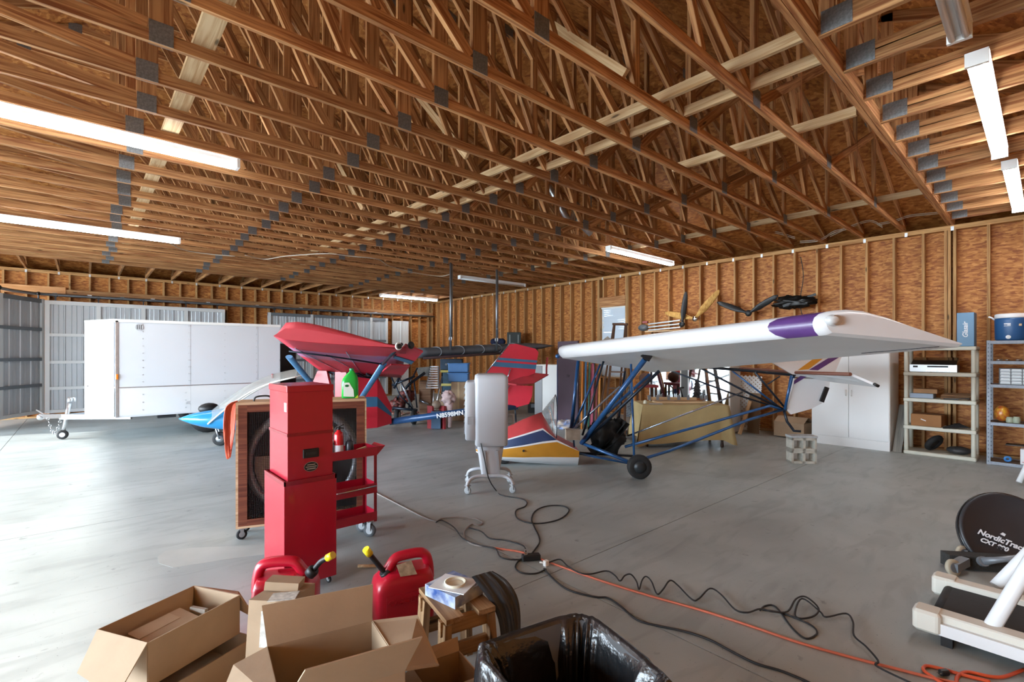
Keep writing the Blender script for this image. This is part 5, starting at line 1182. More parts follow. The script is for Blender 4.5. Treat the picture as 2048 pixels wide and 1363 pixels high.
p0 = at(1968, 1279, 2.66); b = MB(); b.tube([p0, at(2060, 1126, 2.72), at(2110, 1045, 2.75)], .036, 12); b.build('handrail', TWW, tm)
p1 = at(1992, 1172, 3.2); b = MB(); b.tube([p1, at(2060, 1102, 3.2), at(2085, 1075, 3.2)], .036, 12); b.build('handrail', TWW, tm)

el = thing('elliptical_trainer', 'black elliptical trainer with round flywheel cover behind the treadmill', 'exercise machine', (5.0, .35, 0))
EB = mat('elliptical_black', '#2c2d31', 0.42, 0, .1, 10); EGR = mat('elliptical_grey', '#7b8086', .4, .3)
dc = at(2018, 1072, 3.85); nd = Vector((-.74, -.50, .42)).normalized(); qd = nd.to_track_quat('Z', 'Y').to_matrix()
b = MB(); b.lathe([(.295, -.05), (.325, -.045), (.338, 0), (.328, .03), (.312, .036), (.306, .03), (.0, .04)], 48, qd, True, True, dc); b.build('flywheel_cover', EB, el)
b = MB(); b.torus(dc + nd * .012, nd, .331, .008, 48, 6); b.build('rim', mat('rim_gloss', '#101012', .2), el)
u = (RT - nd * RT.dot(nd)).normalized(); v = nd.cross(u); ang = R_(-28); xd = (u * math.cos(ang) + v * math.sin(ang))
LW_ = MATS['label_white']
c = at(1974, 1062, 3.8); c = dc + ((c - dc) - nd * (c - dc).dot(nd)) + nd * .042
text_mesh('lettering', 'NordicTrack', .058, LW_, el, frame(c + xd * .13, xd, nd), .001, font_shear=.3, bold=.002)
text_mesh('lettering', 'CXT 990', .046, LW_, el, frame(c + xd * .09 + nd.cross(xd) * -.055, xd, nd), .001, font_shear=.3, bold=.002)
b = MB(); b.slab([c + xd * .115 + nd.cross(xd) * .045, c + xd * .145 + nd.cross(xd) * .04, c + xd * .15 + nd.cross(xd) * .06, c + xd * .13 + nd.cross(xd) * .065], .002); b.build('emblem', LW_, el)
for px, py, d in ((1926, 1106, 3.875), (1906, 1134, 3.62)):
    c_ = at(px, py, d); b = MB(); b.use(mat('caster_tan', '#b3a995', .5)); a_ = Vector((-.5, -.8, .2)).normalized()
    g = on_z(px, py + 20); ctr = Vector((c_.x, c_.y, .06)); b.lathe([(.035, -.012), (.058, -.012), (.06, 0), (.058, .012), (.035, .012)], 20, a_.to_track_quat('Z', 'Y').to_matrix(), True, True, ctr); b.use(EGR); b.disc(ctr, a_, .035, .03, 14); b.build('transport_wheel', None, el)
    b = MB(); b.beam(ctr, ctr + Vector((.16, -.05, .02)), .06, .06); b.build('wheel_bracket', EGR, el)
b = MB(); b.beam(Vector((5.0, .62, .06)), Vector((5.3, .25, .06)), .1, .1); b.build('base_bar', mat('dusty_black', '#3a3937', .9, 0, .4, 60), el)
b = MB(); j0 = at(1966, 1122, 3.62); j1 = at(2062, 1112, 3.45); b.disc(j0, nd, .035, .03, 18); b.tube([j0, j0.lerp(j1, .3), j1], [.03, .022, .02], 10); b.build('crank_arm', EGR, el)
b = MB(); b.beam(Vector((dc.x, dc.y, .08)), Vector((dc.x + .1, dc.y - .1, dc.z - .12)), .1, .2); b.build('stand', EB, el)
b = MB(); b.tube([at(2038, 964, 6.1), at(2052, 935, 6.1), at(2070, 880, 6.1)], .03, 10); q_ = on_z(2038, 968); tag(b.build('white_pipe', TWW), 'white tube leg just inside the right edge below the grey shelf', 'tube')

# ------------------------------------------------------------------ beige plastic shelf
PSH = mat('shelf_beige', '#c9c7b8', 0.5, 0, .06, 4)
sx0, sx1, sy0, sy1 = 10.16, 10.60, .90, 1.78
ps_ = thing('shelf_unit', 'beige plastic shelf unit right of the white cabinet', 'shelf', ((sx0 + sx1) / 2, (sy0 + sy1) / 2, 0))
LV = [.06, .47, .92, 1.345, 1.755]
for z in LV:
    b = MB(); b.rbox(((sx0 + sx1) / 2, (sy0 + sy1) / 2, z - .03), (sx1 - sx0, sy1 - sy0, .058), .02); b.build('shelf', PSH, ps_)
for z0, z1 in zip(LV, LV[1:]):
    for xx in (sx0 + .035, sx1 - .035):
        for yy in (sy0 + .035, sy1 - .035): b = MB(); b.lathe([(.027, z0), (.03, z0 + .02), (.03, z1 - .07), (.027, z1 - .05)], 10, None, True, True, (xx, yy, 0)); b.build('post', PSH, ps_)
def tbox(name, label, cat, c, d, m, rz=0.0, lid=None, extra=None):
    t = thing(name, label, cat, (c[0], c[1], c[2]), rz); b = MB(); b.rbox((0, 0, d[2] / 2), d, .008); b.build('body', m, t, local=True)
    if lid: b = MB(); b.box((0, 0, d[2] + .002), (d[0] * .98, d[1] * .98, .006)); b.build('lid', lid, t, local=True)
    return t
BLB = mat('box_blue', '#5f88a8', 0.45, 0, .05, 3)
bb_ = tbox('blue_box', 'tall blue grey box standing on top of the beige shelf', 'box', (10.37, 1.03, 1.757), (.30, .20, .52), BLB)
text_mesh('lettering', 'Glasair', .085, MATS['label_white'], bb_, Matrix.Translation((10.2175, 1.03, 2.01)) @ Matrix(((0, 0, -1, 0), (0, 1, 0, 0), (1, 0, 0, 0), (0, 0, 0, 1))) @ Matrix.Rotation(0, 4, 'Z'), .001, font_shear=.3, bold=.002)
# stereo
se = thing('turntable', 'silver fronted turntable with smoked lid on the beige shelf', 'turntable', (10.38, 1.42, 1.347))
b = MB(); b.use(mat('stereo_black', '#1d1c1c', .4)); b.bb((10.22, 1.13, 1.35), (10.56, 1.70, 1.46)); b.build('case', None, se)
b = MB(); b.bb((10.205, 1.125, 1.352), (10.222, 1.705, 1.465)); fp_ = b.build('front_panel', mat('stereo_silver', '#c3c6c8', .35, .5), se)
b = MB(); b.bb((10.200, 1.20, 1.425), (10.206, 1.48, 1.45)); b.build('tuner_window', BLK, fp_)
for i in range(7): b = MB(); b.disc((10.199, 1.18 + i * .05, 1.375), (1, 0, 0), .012, .016, 12); b.build('knob', CHROME, fp_)
b = MB(); b.bb((10.200, 1.60, 1.42), (10.206, 1.66, 1.45)); b.build('meter', BLK, fp_); b = MB(); b.disc((10.199, 1.205, 1.437), (1, 0, 0), .018, .02, 14); b.build('knob', CHROME, fp_)
b = MB(); b.slab([(10.24, 1.14, 1.475), (10.24, 1.69, 1.475), (10.52, 1.69, 1.575), (10.52, 1.14, 1.575)], .012); b.slab([(10.24, 1.14, 1.468), (10.52, 1.14, 1.468), (10.52, 1.14, 1.572)], .006); b.slab([(10.24, 1.69, 1.468), (10.52, 1.69, 1.468), (10.52, 1.69, 1.572)], .006); b.build('lid', mat('smoked_lid', '#171314', .1, coat=.4), se)
CB2 = mat('box_tan', '#a07a56', .85, 0, .15, 6); GRB = mat('box_greyblue', '#8a97a8', .6)
tbox('small_box', 'flat grey blue box under a tan one on the beige shelf', 'box', (10.36, 1.56, .922), (.26, .30, .075), GRB)
tbox('small_box', 'flat tan box lying on the grey blue box on the shelf', 'box', (10.36, 1.52, 1.0), (.24, .30, .07), CB2, .05)
b = MB(); b.use(CB2)
for i in range(4):
    z = .93 + i * .018; b.slab([(10.2 + .01 * i, 1.32, z), (10.52, 1.35 - .02 * i, z + .02), (10.51, 1.0, z + .01 * i), (10.24, 1.0 - .01 * i, z)], .006)
tag(b.build('paper_pile', None), 'loose pile of brown paper sheets on the middle beige shelf', 'paper')['kind'] = 'stuff'
b = MB(); b.beam((10.16, 1.28, .935), (10.2, .98, .95), .02, .012); b.beam((10.18, 1.24, .94), (10.15, 1.1, .93), .015, .01); tag(b.build('hand_tool', BLK), 'black handled tool at the front of the middle shelf', 'tool')
wb_ = tbox('cardboard_box', 'closed brown cardboard box on the second beige shelf', 'box', (10.38, 1.50, .472), (.34, .38, .19), mat('box_brown', '#96683f', .85, 0, .1, 5))
b = MB(); b.box((-.172, .03, .1), (.003, .07, .012), Euler((.4, 0, 0))); b.build('label', MATS['label_white'], wb_, local=True)
b = MB()
for i in range(7): b.beam((10.2 + .03 * i, 1.29 - .02 * i, .48 + .008 * i), (10.3 + .02 * i, 1.0 + .02 * i, .50 + .006 * i), .03, .015)
b.beam((10.14, 1.28, .475), (10.22, 1.12, .50), .02, .012); tag(b.build('windscreen_wiper', BLK), 'black wiper like strips lying on the second beige shelf', 'strip')
ty = thing('go_kart_tyre', 'narrow black tyre leaning on the lowest beige shelf', 'tyre', (10.36, 1.42, .2)); b = MB(); b.torus((10.36, 1.42, .20), (.35, .75, .55), .105, .045, 24, 10); b.build('tread', RUB, ty)
b = MB(); b.disc((10.36, 1.42, .20), (.35, .75, .55), .075, .05, 18); b.build('hub', BLK, ty)
b = MB(); b.ball((10.38, 1.12, .12), .06, 14, 8, (2.2, 2.6, 1.0)); tag(b.build('rubber_bag', mat('bag_dark', '#3b3b3d', .5, 0, .3, 10, bump=.3, bscale=20)), 'dark crumpled rubber bag on the lowest beige shelf', 'bag')

# ------------------------------------------------------------------ grey metal shelf
MSH = mat('shelf_grey_metal', '#8b929c', 0.5, 0.2, .15, 40)
MDF = mat('shelf_board', '#6d5643', 0.85, 0, .2, 8)
mx0, mx1, my0, my1 = 10.10, 10.55, -.16, .79
ms = thing('shelf_unit', 'grey slotted metal shelf unit at the right edge', 'shelf', ((mx0 + mx1) / 2, (my0 + my1) / 2, 0))
ML = [.05, .63, 1.19, 1.535, 1.835]
for xx in (mx0, mx1 - .04):
    for yy in (my0, my1 - .045):
        b = MB(); b.bb((xx, yy, 0), (xx + .004, yy + .045, 1.84)); b.bb((xx, yy if yy < 0 else yy + .041, 0), (xx + .04, yy + (.004 if yy < 0 else .045), 1.84)); pst = b.build('post', MSH, ms)
        for i in range(30):
            b_ = MB(); b_.box((xx - .001, yy + .022, .05 + i * .06), (.003, .012, .02))
            if i == 0: hole = b_.build('slot', mat('slot_dark', '#565c66', .6), pst)
            else:
                h2 = hole.copy(); COL.objects.link(h2); h2.parent = pst; h2.matrix_parent_inverse = Matrix.Identity(4); h2.location = hole.location + Vector((0, 0, i * .06))
for z in ML:
    b = MB(); b.bb((mx0 + .005, my0, z - .045), (mx0 + .02, my1, z)); b.bb((mx1 - .02, my0, z - .045), (mx1 - .005, my1, z)); b.build('shelf_beam', MSH, ms)
    b = MB(); b.bb((mx0 + .02, my0 + .005, z - .02), (mx1 - .02, my1 - .005, z - .004)); b.build('shelf_board', MDF, ms)
jg = thing('water_jug', 'blue insulated drinks jug with white lid on the grey metal shelf', 'jug', (10.31, .53, 1.837))
o = (10.31, .53, 1.837); JB = mat('jug_blue', '#1f5285', .4, 0, .08, 4)
b = MB(); b.lathe([(.165, 0), (.18, .01), (.185, .02), (.19, .30), (.185, .335), (.17, .335)], 32, None, True, True, o); b.build('body', JB, jg)
b = MB(); b.lathe([(.187, .33), (.19, .345), (.188, .385), (.17, .395), (.1, .40)], 32, None, True, True, o); b.build('lid', MATS['treadmill_white'], jg)
for s in (-1, 1): b = MB(); b.tube([(10.31 - .02, .53 + s * .18, 1.837 + .31), (10.29, .53 + s * .22, 1.837 + .35), (10.29, .53 + s * .25, 1.837 + .365)], .012, 8); b.build('handle', MATS['treadmill_white'], jg)
b = MB(); b.disc((10.31 - .187, .53 + .03, 1.837 + .05), (1, 0, .0), .028, .02, 16); b.tube([(10.12, .56, 1.837 + .055), (10.095, .56, 1.837 + .05)], .016, 10); b.build('tap', MATS['treadmill_white'], jg)
b = MB(); b.bb((10.1185, .535, 1.837 + .21), (10.126, .605, 1.837 + .217)); b.bb((10.1185, .535, 1.837 + .235), (10.126, .605, 1.837 + .25)); b.bb((10.1185, .535, 1.837 + .222), (10.126, .57, 1.837 + .231)); b.build('nameplate', MATS['label_white'], jg)
b = MB(); b.bb((10.138, .425, 1.837 + .21), (10.146, .455, 1.837 + .24)); b.build('sticker', mat('tan_sticker', '#c8a878', .6), jg)
og = thing('drawer_organiser', 'small parts organiser with clear drawers on the grey metal shelf', 'organiser', (10.25, .36, 1.187))
b = MB(); b.bb((10.16, .06, 1.19), (10.34, .66, 1.43)); b.build('case', mat('organiser_case', '#4a4d50', .5), og)
for i in range(5):
    for j in range(5):
        b = MB(); b.bb((10.148, .08 + i * .115, 1.20 + j * .045), (10.165, .08 + i * .115 + .105, 1.20 + j * .045 + .038)); dr = b.build('drawer', mat('drawer_clear', '#a9b0b4', .25), og)
        b = MB(); b.bb((10.138, .08 + i * .115 + .01, 1.20 + j * .045 + .026), (10.15, .08 + i * .115 + .095, 1.20 + j * .045 + .036)); b.build('pull', mat('drawer_pull', '#e2e6e8', .3), dr)
rs = random.Random(5)
for i in range(6):
    yy = .68 - i * .1; b = MB()
    if i % 2: b.torus((10.2 + rs.uniform(0, .15), yy, 1.553), (0, 0, 1), .025, .008, 14, 6)
    else: b.tube([(10.2, yy, 1.548), (10.26, yy - .05, 1.555)], .012, 8)
    tag(b.build('metal_fitting', CHROME if i % 2 else ALU), ['short metal pin lying leftmost on the jug shelf', 'bright ring lying near the left of the upper grey shelf', 'metal pin lying right of the bright ring', 'second ring on the upper grey shelf', 'metal pin beside the second ring', 'metal ring nearest the right edge on the upper shelf'][i], 'fitting')
by_ = thing('snack_bag', 'yellow and red packet on the grey shelf near its left post', 'packet', (10.28, .64, .632)); b = MB(); b.ball((10.28, .635, .752), .118, 14, 10, (.7, .75, 1.0)); b.build('packet', mat('packet_print', '#d6a52c', .3, 0, .5, 18, var_col='#a8442c'), by_)
for i, (yy, hh, lab) in enumerate(((.55, .085, 'tiny pale jar beside the yellow packet'), (.48, .095, 'green tinted glass jar on the grey shelf'))):
    b = MB(); b.lathe([(.036, 0), (.04, .01), (.04, hh * .75), (.032, hh * .85), (.034, hh)], 16, None, True, True, (10.2, yy, .632)); tag(b.build('jar', mat('jar_glass', '#b9c4ae', .2, trans=.3)), lab, 'jar')
b = MB(); b.ball((10.28, .26, .68), .07, 12, 8, (1.2, 1.6, .7)); tag(b.build('plastic_bag', mat('bag_clear', '#c2c0b4', .3, trans=.2, bump=.4, bscale=25)), 'crumpled clear bag at the right end of the grey shelf', 'bag')
pr_ = tbox('printed_carton', 'white printed carton on the lowest grey shelf', 'carton', (10.22, .20, .052), (.2, .48, .22), mat('carton_white', '#dcdde0', .5))
b = MB(); b.bb((10.1175, -.02, .205), (10.1195, .40, .235)); b.build('print', mat('print_navy', '#2b3346', .5), pr_)
b = MB(); b.bb((10.1165, -.03, .205), (10.119, .30, .245)); b.build('print', mat('print_red', '#b2404a', .5), pr_)
b = MB(); b.bb((10.1175, -.02, .175), (10.1195, .40, .19)); b.bb((10.1175, -.02, .085), (10.1195, .42, .092)); b.build('print', MATS['print_red'], pr_)
b = MB(); b.disc((10.1185, .37, .14), (1, 0, 0), .03, .003, 16); b.build('print', MATS['print_red'], pr_)
for yy in (.24, .18, .11, .05): b = MB(); b.bb((10.1175, yy, .11), (10.1195, yy + .045, .135)); b.build('print', MATS['print_navy'], pr_)
b = MB(); b.torus((10.2, .57, .098), (1, .2, .2), .03, .016, 18, 8); tag(b.build('tape_roll', mat('tape_blue', '#3d7fc0', .5)), 'small blue tape roll on the lowest grey shelf', 'tape')
b = MB(); b.beam((10.4, .6, .29), (10.4, .02, .30), .2, .012); tag(b.build('lid_tray', BLK), 'flat black tray lid behind the white printed carton', 'tray')

# ------------------------------------------------------------------ white cabinet
CW = mat('cabinet_white', '#e3e4e4', 0.4)
wc = thing('cabinet', 'tall white two door cabinet under the white wing', 'cabinet', (10.45, 2.54, 0))
b = MB(); b.bb((10.175, 1.957, .0), (10.80, 3.128, 1.70)); b.build('body', CW, wc)
for a, c, hy in ((1.965, 2.538, 2.50), (2.546, 3.12, 2.585)):
    b = MB(); b.bb((10.155, a, .17), (10.175, c, 1.69)); d_ = b.build('door', CW, wc); b = MB(); b.tube([(10.155, hy, .90), (10.13, hy, .91), (10.13, hy, .99), (10.155, hy, 1.0)], .006, 6); b.build('handle', WHITE, d_)
b = MB(); b.bb((10.15, 1.957, 0), (10.175, 3.128, .155)); b.build('plinth', CW, wc)
b = MB(); b.disc((10.153, 2.35, 1.655), (1, 0, 0), .025, .006, 16); b.build('lock', BLK, wc)
stick('leaning_board', (10.18, 1.865, .0), (10.72, 1.87, .75), .02, .12, wood_mat('grey_board', '#8d8a82', '#6f6c66', .05), None, (0, 1, 0)); tag(bpy.data.objects['leaning_board'], 'grey board leaning between the cabinet and beige shelf', 'board')

# ------------------------------------------------------------------ two stacked concrete blocks under the tail
def block(label, z, rz):
    t = thing('concrete_block', label, 'block', (8.16, 2.65, z), rz, group='concrete blocks under the tail')
    m = mat('block_concrete', '#b9b4a8', .95, 0, .2, 12, bump=.5, bscale=60); L, D, Hh = .36, .18, .19; b = MB()
    for x in (-L / 2 + .015, 0, L / 2 - .015): b.box((x, 0, Hh / 2), (.03 if x else .036, D, Hh))
    b.box((0, 0, .0175), (L, D, .035)); b.box((0, 0, Hh - .0175), (L, D, .035))
    b.build('block', m, t, local=True); return t
rzb = math.atan2(-.735, .68)
block('lower hollow concrete block standing on the floor', 0, rzb); block('upper hollow concrete block under the tail skid', .191, rzb + .03)
b = MB(); b.box((8.16, 2.65, .3985), (.38, .19, .03), Euler((0, 0, rzb + .03))); tag(b.build('paver', mat('paver_grey', '#b0b2b2', .9, 0, .2, 20)), 'thin grey slab capping the concrete blocks', 'slab')

# ------------------------------------------------------------------ table with cloth
tu = Vector((.71, -.704, 0)); tv = Vector((.704, .71, 0)); TO = Vector((7.40, 4.90, 0)); TL, TD, TZ = 1.42, .75, .735
tb = thing('table', 'wooden table with turned legs hidden under the tan cloth', 'table', TO + tu * TL / 2 + tv * TD / 2)
def TP(a, c, z): return TO + tu * a + tv * c + Vector((0, 0, z))
rot_t = Euler((0, 0, math.atan2(tu.y, tu.x)))
b = MB(); b.box(TP(TL / 2, TD / 2, TZ - .025), (TL, TD, .03), rot_t); b.build('top', WOLD, tb)
for a in (.06, TL - .06):
    for c in (.06, TD - .06): b = MB(); b.lathe([(.02, 0), (.03, .03), (.022, .1), (.034, .2), (.024, .32), (.036, .5), (.03, .6), (.036, .7)], 12, None, True, True, TP(a, c, 0)); b.build('leg', mat('dark_walnut', '#3a251a', .4), tb)
def cloth(u, v):
    # perimeter drape: u runs round the table, v from the top edge down
    per = [(0, 0), (TL, 0), (TL, TD), (0, TD)]; k = u * 4; i = int(k) % 4; f = k - int(k); p = Vector((*per[i], 0)).lerp(Vector((*per[(i + 1) % 4], 0)), f); c = Vector((TL / 2, TD / 2, 0)); o = (p - c); o = Vector((o.x / TL * 2, o.y / TD * 2, 0)); 
    fl = .03 + .05 * v + .025 * math.sin(u * 46) * v + (.07 * v if f < .06 or f > .94 else 0)
    drop = .63 + .04 * math.sin(u * 19 + 1) + (.06 if f < .08 or f > .92 else 0); drop = min(drop, TZ - .03)
    e = Vector((max(-1, min(1, o.x)), max(-1, min(1, o.y)), 0)); q = TP(p.x + e.x * fl, p.y + e.y * fl, TZ + .008 - drop * v); return q
b = MB(); b.grid(cloth, 96, 10); b.box(TP(TL / 2, TD / 2, TZ + .006), (TL + .06, TD + .06, .006), rot_t)
CLOTH = mat('tan_cloth', '#b09a6c', .9, 0, .1, 5, bump=.12, bscale=120)
tag(b.build('tablecloth', CLOTH), 'tan burlap cloth draped over the table behind the aeroplane', 'tablecloth')
# a wooden jig with clamps on the table
jg2 = thing('wooden_jig', 'wooden assembly jig with metal clamps on the tan tablecloth', 'jig', TP(.75, .4, TZ + .012))
stick('base_board', TP(.25, .35, TZ + .03), TP(1.15, .40, TZ + .03), .25, .03, W_BR, jg2); stick('rail', TP(.12, .3, TZ + .10), TP(1.0, .33, TZ + .09), .03, .05, W_BR, jg2); stick('rail', TP(.2, .5, TZ + .07), TP(1.2, .45, TZ + .07), .04, .04, W_TR, jg2)
for a, c in ((.15, .3), (.3, .31), (.5, .32), (.68, .32), (.85, .33), (1.12, .42), (1.18, .36), (.4, .47)): b = MB(); b.box(TP(a, c, TZ + .11), (.05, .05, .08), rot_t); b.tube([TP(a, c, TZ + .14), TP(a + .03, c, TZ + .17)], .008, 6); b.build('clamp', EGR, jg2)
b = MB(); b.tube([TP(.62, .4, TZ + .09), TP(.60, .4, TZ + .28), TP(.54, .4, TZ + .33)], .014, 7); b.build('lever', BLK, jg2); b = MB(); b.tube([TP(.78, .4, TZ + .09), TP(.74, .4, TZ + .26), TP(.70, .4, TZ + .28), TP(.80, .4, TZ + .29)], .014, 7); b.build('lever', BLK, jg2)
b = MB(); b.lathe([(.03, 0), (.034, .01), (.03, .05), (.015, .065)], 14, None, True, True, TP(.06, .2, TZ + .01)); tag(b.build('small_pot', mat('pot_cream', '#c9c6b2', .5)), 'small cream pot at the left end of the tan tablecloth', 'pot')
b = MB(); b.slab([TP(.10, .04, TZ + .016), TP(.34, .03, TZ + .016), TP(.35, .19, TZ + .018), TP(.12, .18, TZ + .018)], .006); tag(b.build('plastic_sheet', mat('sheet_grey', '#a7aaa8', .3, 0, .3, 20)), 'shiny grey plastic sheet on the tan tablecloth', 'sheet')

# ------------------------------------------------------------------ mirrored cabinet behind the table
MIR = mat('mirror', '#dfe3e6', 0.03, 1.0)
mu = Vector((0, -1, 0)); MO = Vector((9.9, 6.41, 0)); mn = Vector((-1, 0, 0))
mc = thing('mirror_cabinet', 'white wardrobe with two mirrored doors behind the table', 'wardrobe', MO + mu * .8)
def MP(a, dep, z): return MO + mu * a - mn * dep + Vector((0, 0, z))
MW = 1.88; mrot = Euler((0, 0, math.atan2(mu.y, mu.x)))
b = MB(); b.box(MP(MW / 2, .25, .70), (MW, .45, 1.36), mrot); b.build('body', mat('wardrobe_grey', '#b9b8b4', .5), mc)
for a0, a1 in ((.0, .80), (.96, MW)):
    b = MB(); b.box(MP((a0 + a1) / 2, .01, .70), (a1 - a0, .03, 1.38), mrot); d_ = b.build('door', WHITE, mc)
    b = MB(); b.box(MP((a0 + a1) / 2, -.007, .70), (a1 - a0 - .05, .004, 1.32), mrot); b.build('mirror', MIR, d_)
b = MB(); b.box(MP(.88, .012, .7), (.16, .03, 1.36), mrot); b.build('centre_panel', mat('panel_dark', '#4a4744', .5), mc)

# ------------------------------------------------------------------ lattice panel, planks, carton by the wall
lt = thing('lattice_panel', 'white diagonal lattice panel leaning against the stud wall', 'lattice', (10.55, 4.5, 0))
LM = mat('lattice_white', '#dcdad6', .5); lp0, lp1 = Vector((10.48, 4.68, .03)), Vector((10.52, 4.20, .03)); lw_, lh_ = .48, 1.15; ldx = (lp1 - lp0).normalized(); ldz = Vector((.16, .02, 1)).normalized(); lnn = ldx.cross(ldz)
for s, off in ((1, 0), (-1, .01)):
    k = -lh_
    while k < lw_:
        # line x = k + t (s=1) clipped to the panel
        if s == 1: t0, t1 = max(0, -k), min(lh_, lw_ - k); a0, a1 = k + t0, k + t1
        else: t0, t1 = max(0, -k), min(lh_, lw_ - k); a0, a1 = lw_ - (k + t0), lw_ - (k + t1)
        if t1 - t0 > .03: stick('slat', lp0 + ldx * a0 + ldz * t0 + lnn * off, lp0 + ldx * a1 + ldz * t1 + lnn * off, .008, .038, LM, lt, lnn.cross((ldx * (a1 - a0) + ldz * (t1 - t0))).normalized() if False else ldx)
        k += .082
stick('plank', on_z(1479, 868, .0) + Vector((0, 0, 0)), on_z(1479, 868, 0) + Vector((.45, -.08, .82)), .02, .07, W_BR, None, (0, 1, 0)); tag(bpy.data.objects['plank'], 'pale plank leaning left of the lattice panel', 'plank')
b = MB(); b.box((10.36, 4.24, .42), (.02, .24, .82), Euler((0, .12, -.1))); tag(b.build('plywood_sheet', mat('panel_brown', '#6d5134', .7, 0, .2, 4)), 'brown sheet panel leaning between wardrobe and lattice', 'panel')
nb = thing('cardboard_box', 'brown cardboard box with raised flaps behind the concrete blocks', 'box', (10.50, 3.55, .0), -.1)
b = MB(); b.bb((-.2, -.28, .02), (.2, .28, .30)); b.build('carton', CARD, nb, local=True)
for s in (-1, 1): b = MB(); b.slab([(s * .2, -.28, .30), (s * .2, .28, .30), (s * .03, .28, .40), (s * .03, -.28, .40)], .006); b.build('flap', CARD, nb, local=True)
# ------------------------------------------------------------------ things along the right wall beyond the table
PDR = mat('door_purple', '#4f3d48', .5, 0, .1, 3)
dp0 = on_z(1117, 845); dp1 = on_z(1157, 852)
pd = thing('loose_door', 'purple brown door leaf standing left of the wooden ladder', 'door leaf', (dp0 + dp1) / 2)
dd_ = (dp1 - dp0).normalized(); dn_ = Vector((dd_.y, -dd_.x, 0)); dn_ = dn_ if dn_.dot(FW) < 0 else -dn_
b = MB(); b.slab([dp0, dp1, dp1 + Vector((0, 0, 1.93)), dp0 + Vector((0, 0, 1.93))], .045); b.build('leaf', PDR, pd)
b = MB(); b.slab([dp0 - dd_ * .03, dp0, dp0 + Vector((0, 0, 1.5)), dp0 - dd_ * .03 + Vector((0, 0, 1.5))], .05); b.build('edge_strip', ANAV, pd)
text_mesh('lettering', 'TV', .09, BLK, pd, frame((dp0 + dp1) / 2 + Vector((0, 0, 1.12)) + dn_ * .025 + dd_ * .02, dd_, dn_), .001)
b = MB(); rs = random.Random(11)
q = on_z(1133, 856); b.lump(q + Vector((0, 0, .08)), (.26, .2, .1), 2, .6, 3, 30, 16)
tag(b.build('crumpled_tarp', mat('tarp_mix', '#c8b49a', .6, 0, .6, 5, var_col='#4f7fc0', bump=.4, bscale=20)), 'crumpled blue and cream sheet at the foot of the purple door', 'tarp')['kind'] = 'stuff'
# white chest by the wall
wq = on_z(1068, 820); wf = thing('white_chest', 'white and grey cupboard behind the red tail', 'cupboard', (9.6, 9.0, 0))
c0, c1_ = at(1070, 822, 12.6), at(1114, 822, 12.2); c0.z = c1_.z = 0; cd_ = (c1_ - c0).normalized(); cn_ = Vector((-cd_.y, cd_.x, 0)); cn_ = cn_ if cn_.dot(FW) > 0 else -cn_
b = MB(); b.slab([c0 + cn_ * .25, c1_ + cn_ * .25, c1_ + cn_ * .25 + Vector((0, 0, 1.36)), c0 + cn_ * .25 + Vector((0, 0, 1.36))], .48); b.build('body', WHITE, wf)
b = MB(); b.slab([c0, c0.lerp(c1_, .33), c0.lerp(c1_, .33) + Vector((0, 0, 1.33)), c0 + Vector((0, 0, 1.33))], .03); b.build('side_panel', mat('panel_grey', '#9b9da0', .5), wf)
b = MB(); b.slab([c0.lerp(c1_, .36), c1_, c1_ + Vector((0, 0, 1.33)), c0.lerp(c1_, .36) + Vector((0, 0, 1.33))], .03); b.build('door', WHITE, wf)
bk = thing('black_case', 'black plastic case on the floor beneath the red tailplane', 'case', on_z(1067, 824)); q = on_z(1067, 824)
b = MB(); b.box(q + Vector((0, 0, .13)), (.3, .3, .26), Euler((0, 0, -.7))); b.build('body', BLK, bk); b = MB(); b.box(q + Vector((-.1, -.12, .2)), (.16, .02, .1), Euler((0, 0, -.7))); b.build('latch_panel', EGR, bk)
b = MB(); q = on_z(1097, 824); b.box(q + Vector((0, 0, .2)), (.3, .25, .06), Euler((.5, .3, -.6))); b.box(q + Vector((.05, .05, .12)), (.3, .25, .2), Euler((0, 0, -.6))); tag(b.build('folded_chair_bag', mat('bag_grey', '#6d7075', .7)), 'grey folded bag beside the black case', 'bag')
# shelf rack of long tools: skis, rakes and handles
HY = [(1163, 722, 862, '#c8782c', .02), (1170, 705, 862, '#2e5f86', .022), (1177, 720, 858, '#22584a', .02), (1183, 727, 840, '#9b4a5c', .045), (1186, 724, 850, '#2a3a4c', .02), (1192, 730, 835, '#7d2f35', .018), (1198, 712, 852, '#b97a30', .022)]
names = ['orange handled pole leaning left of the wooden ladder', 'blue pole leaning among the long tools', 'dark green pole leaning among the long tools', 'pink ski standing among the long tools', 'navy pole leaning among the long tools', 'dark red rake handle leaning among the long tools', 'golden wooden pole leaning next to the window post']
for (px, yt, yb, c, r), nm in zip(HY, names):
    g = at(px, yb, 10.6); g.z = .0; tp_ = at(px + 2, yt, 11.0); b = MB(); b.tube([g, g.lerp(tp_, .5), tp_], r, 7, flat=.4 if r > .04 else 1); tag(b.build('tool_pole', mat('pole_' + c[1:], c, .5)), nm, 'pole', 'long tools leaning on the wall')
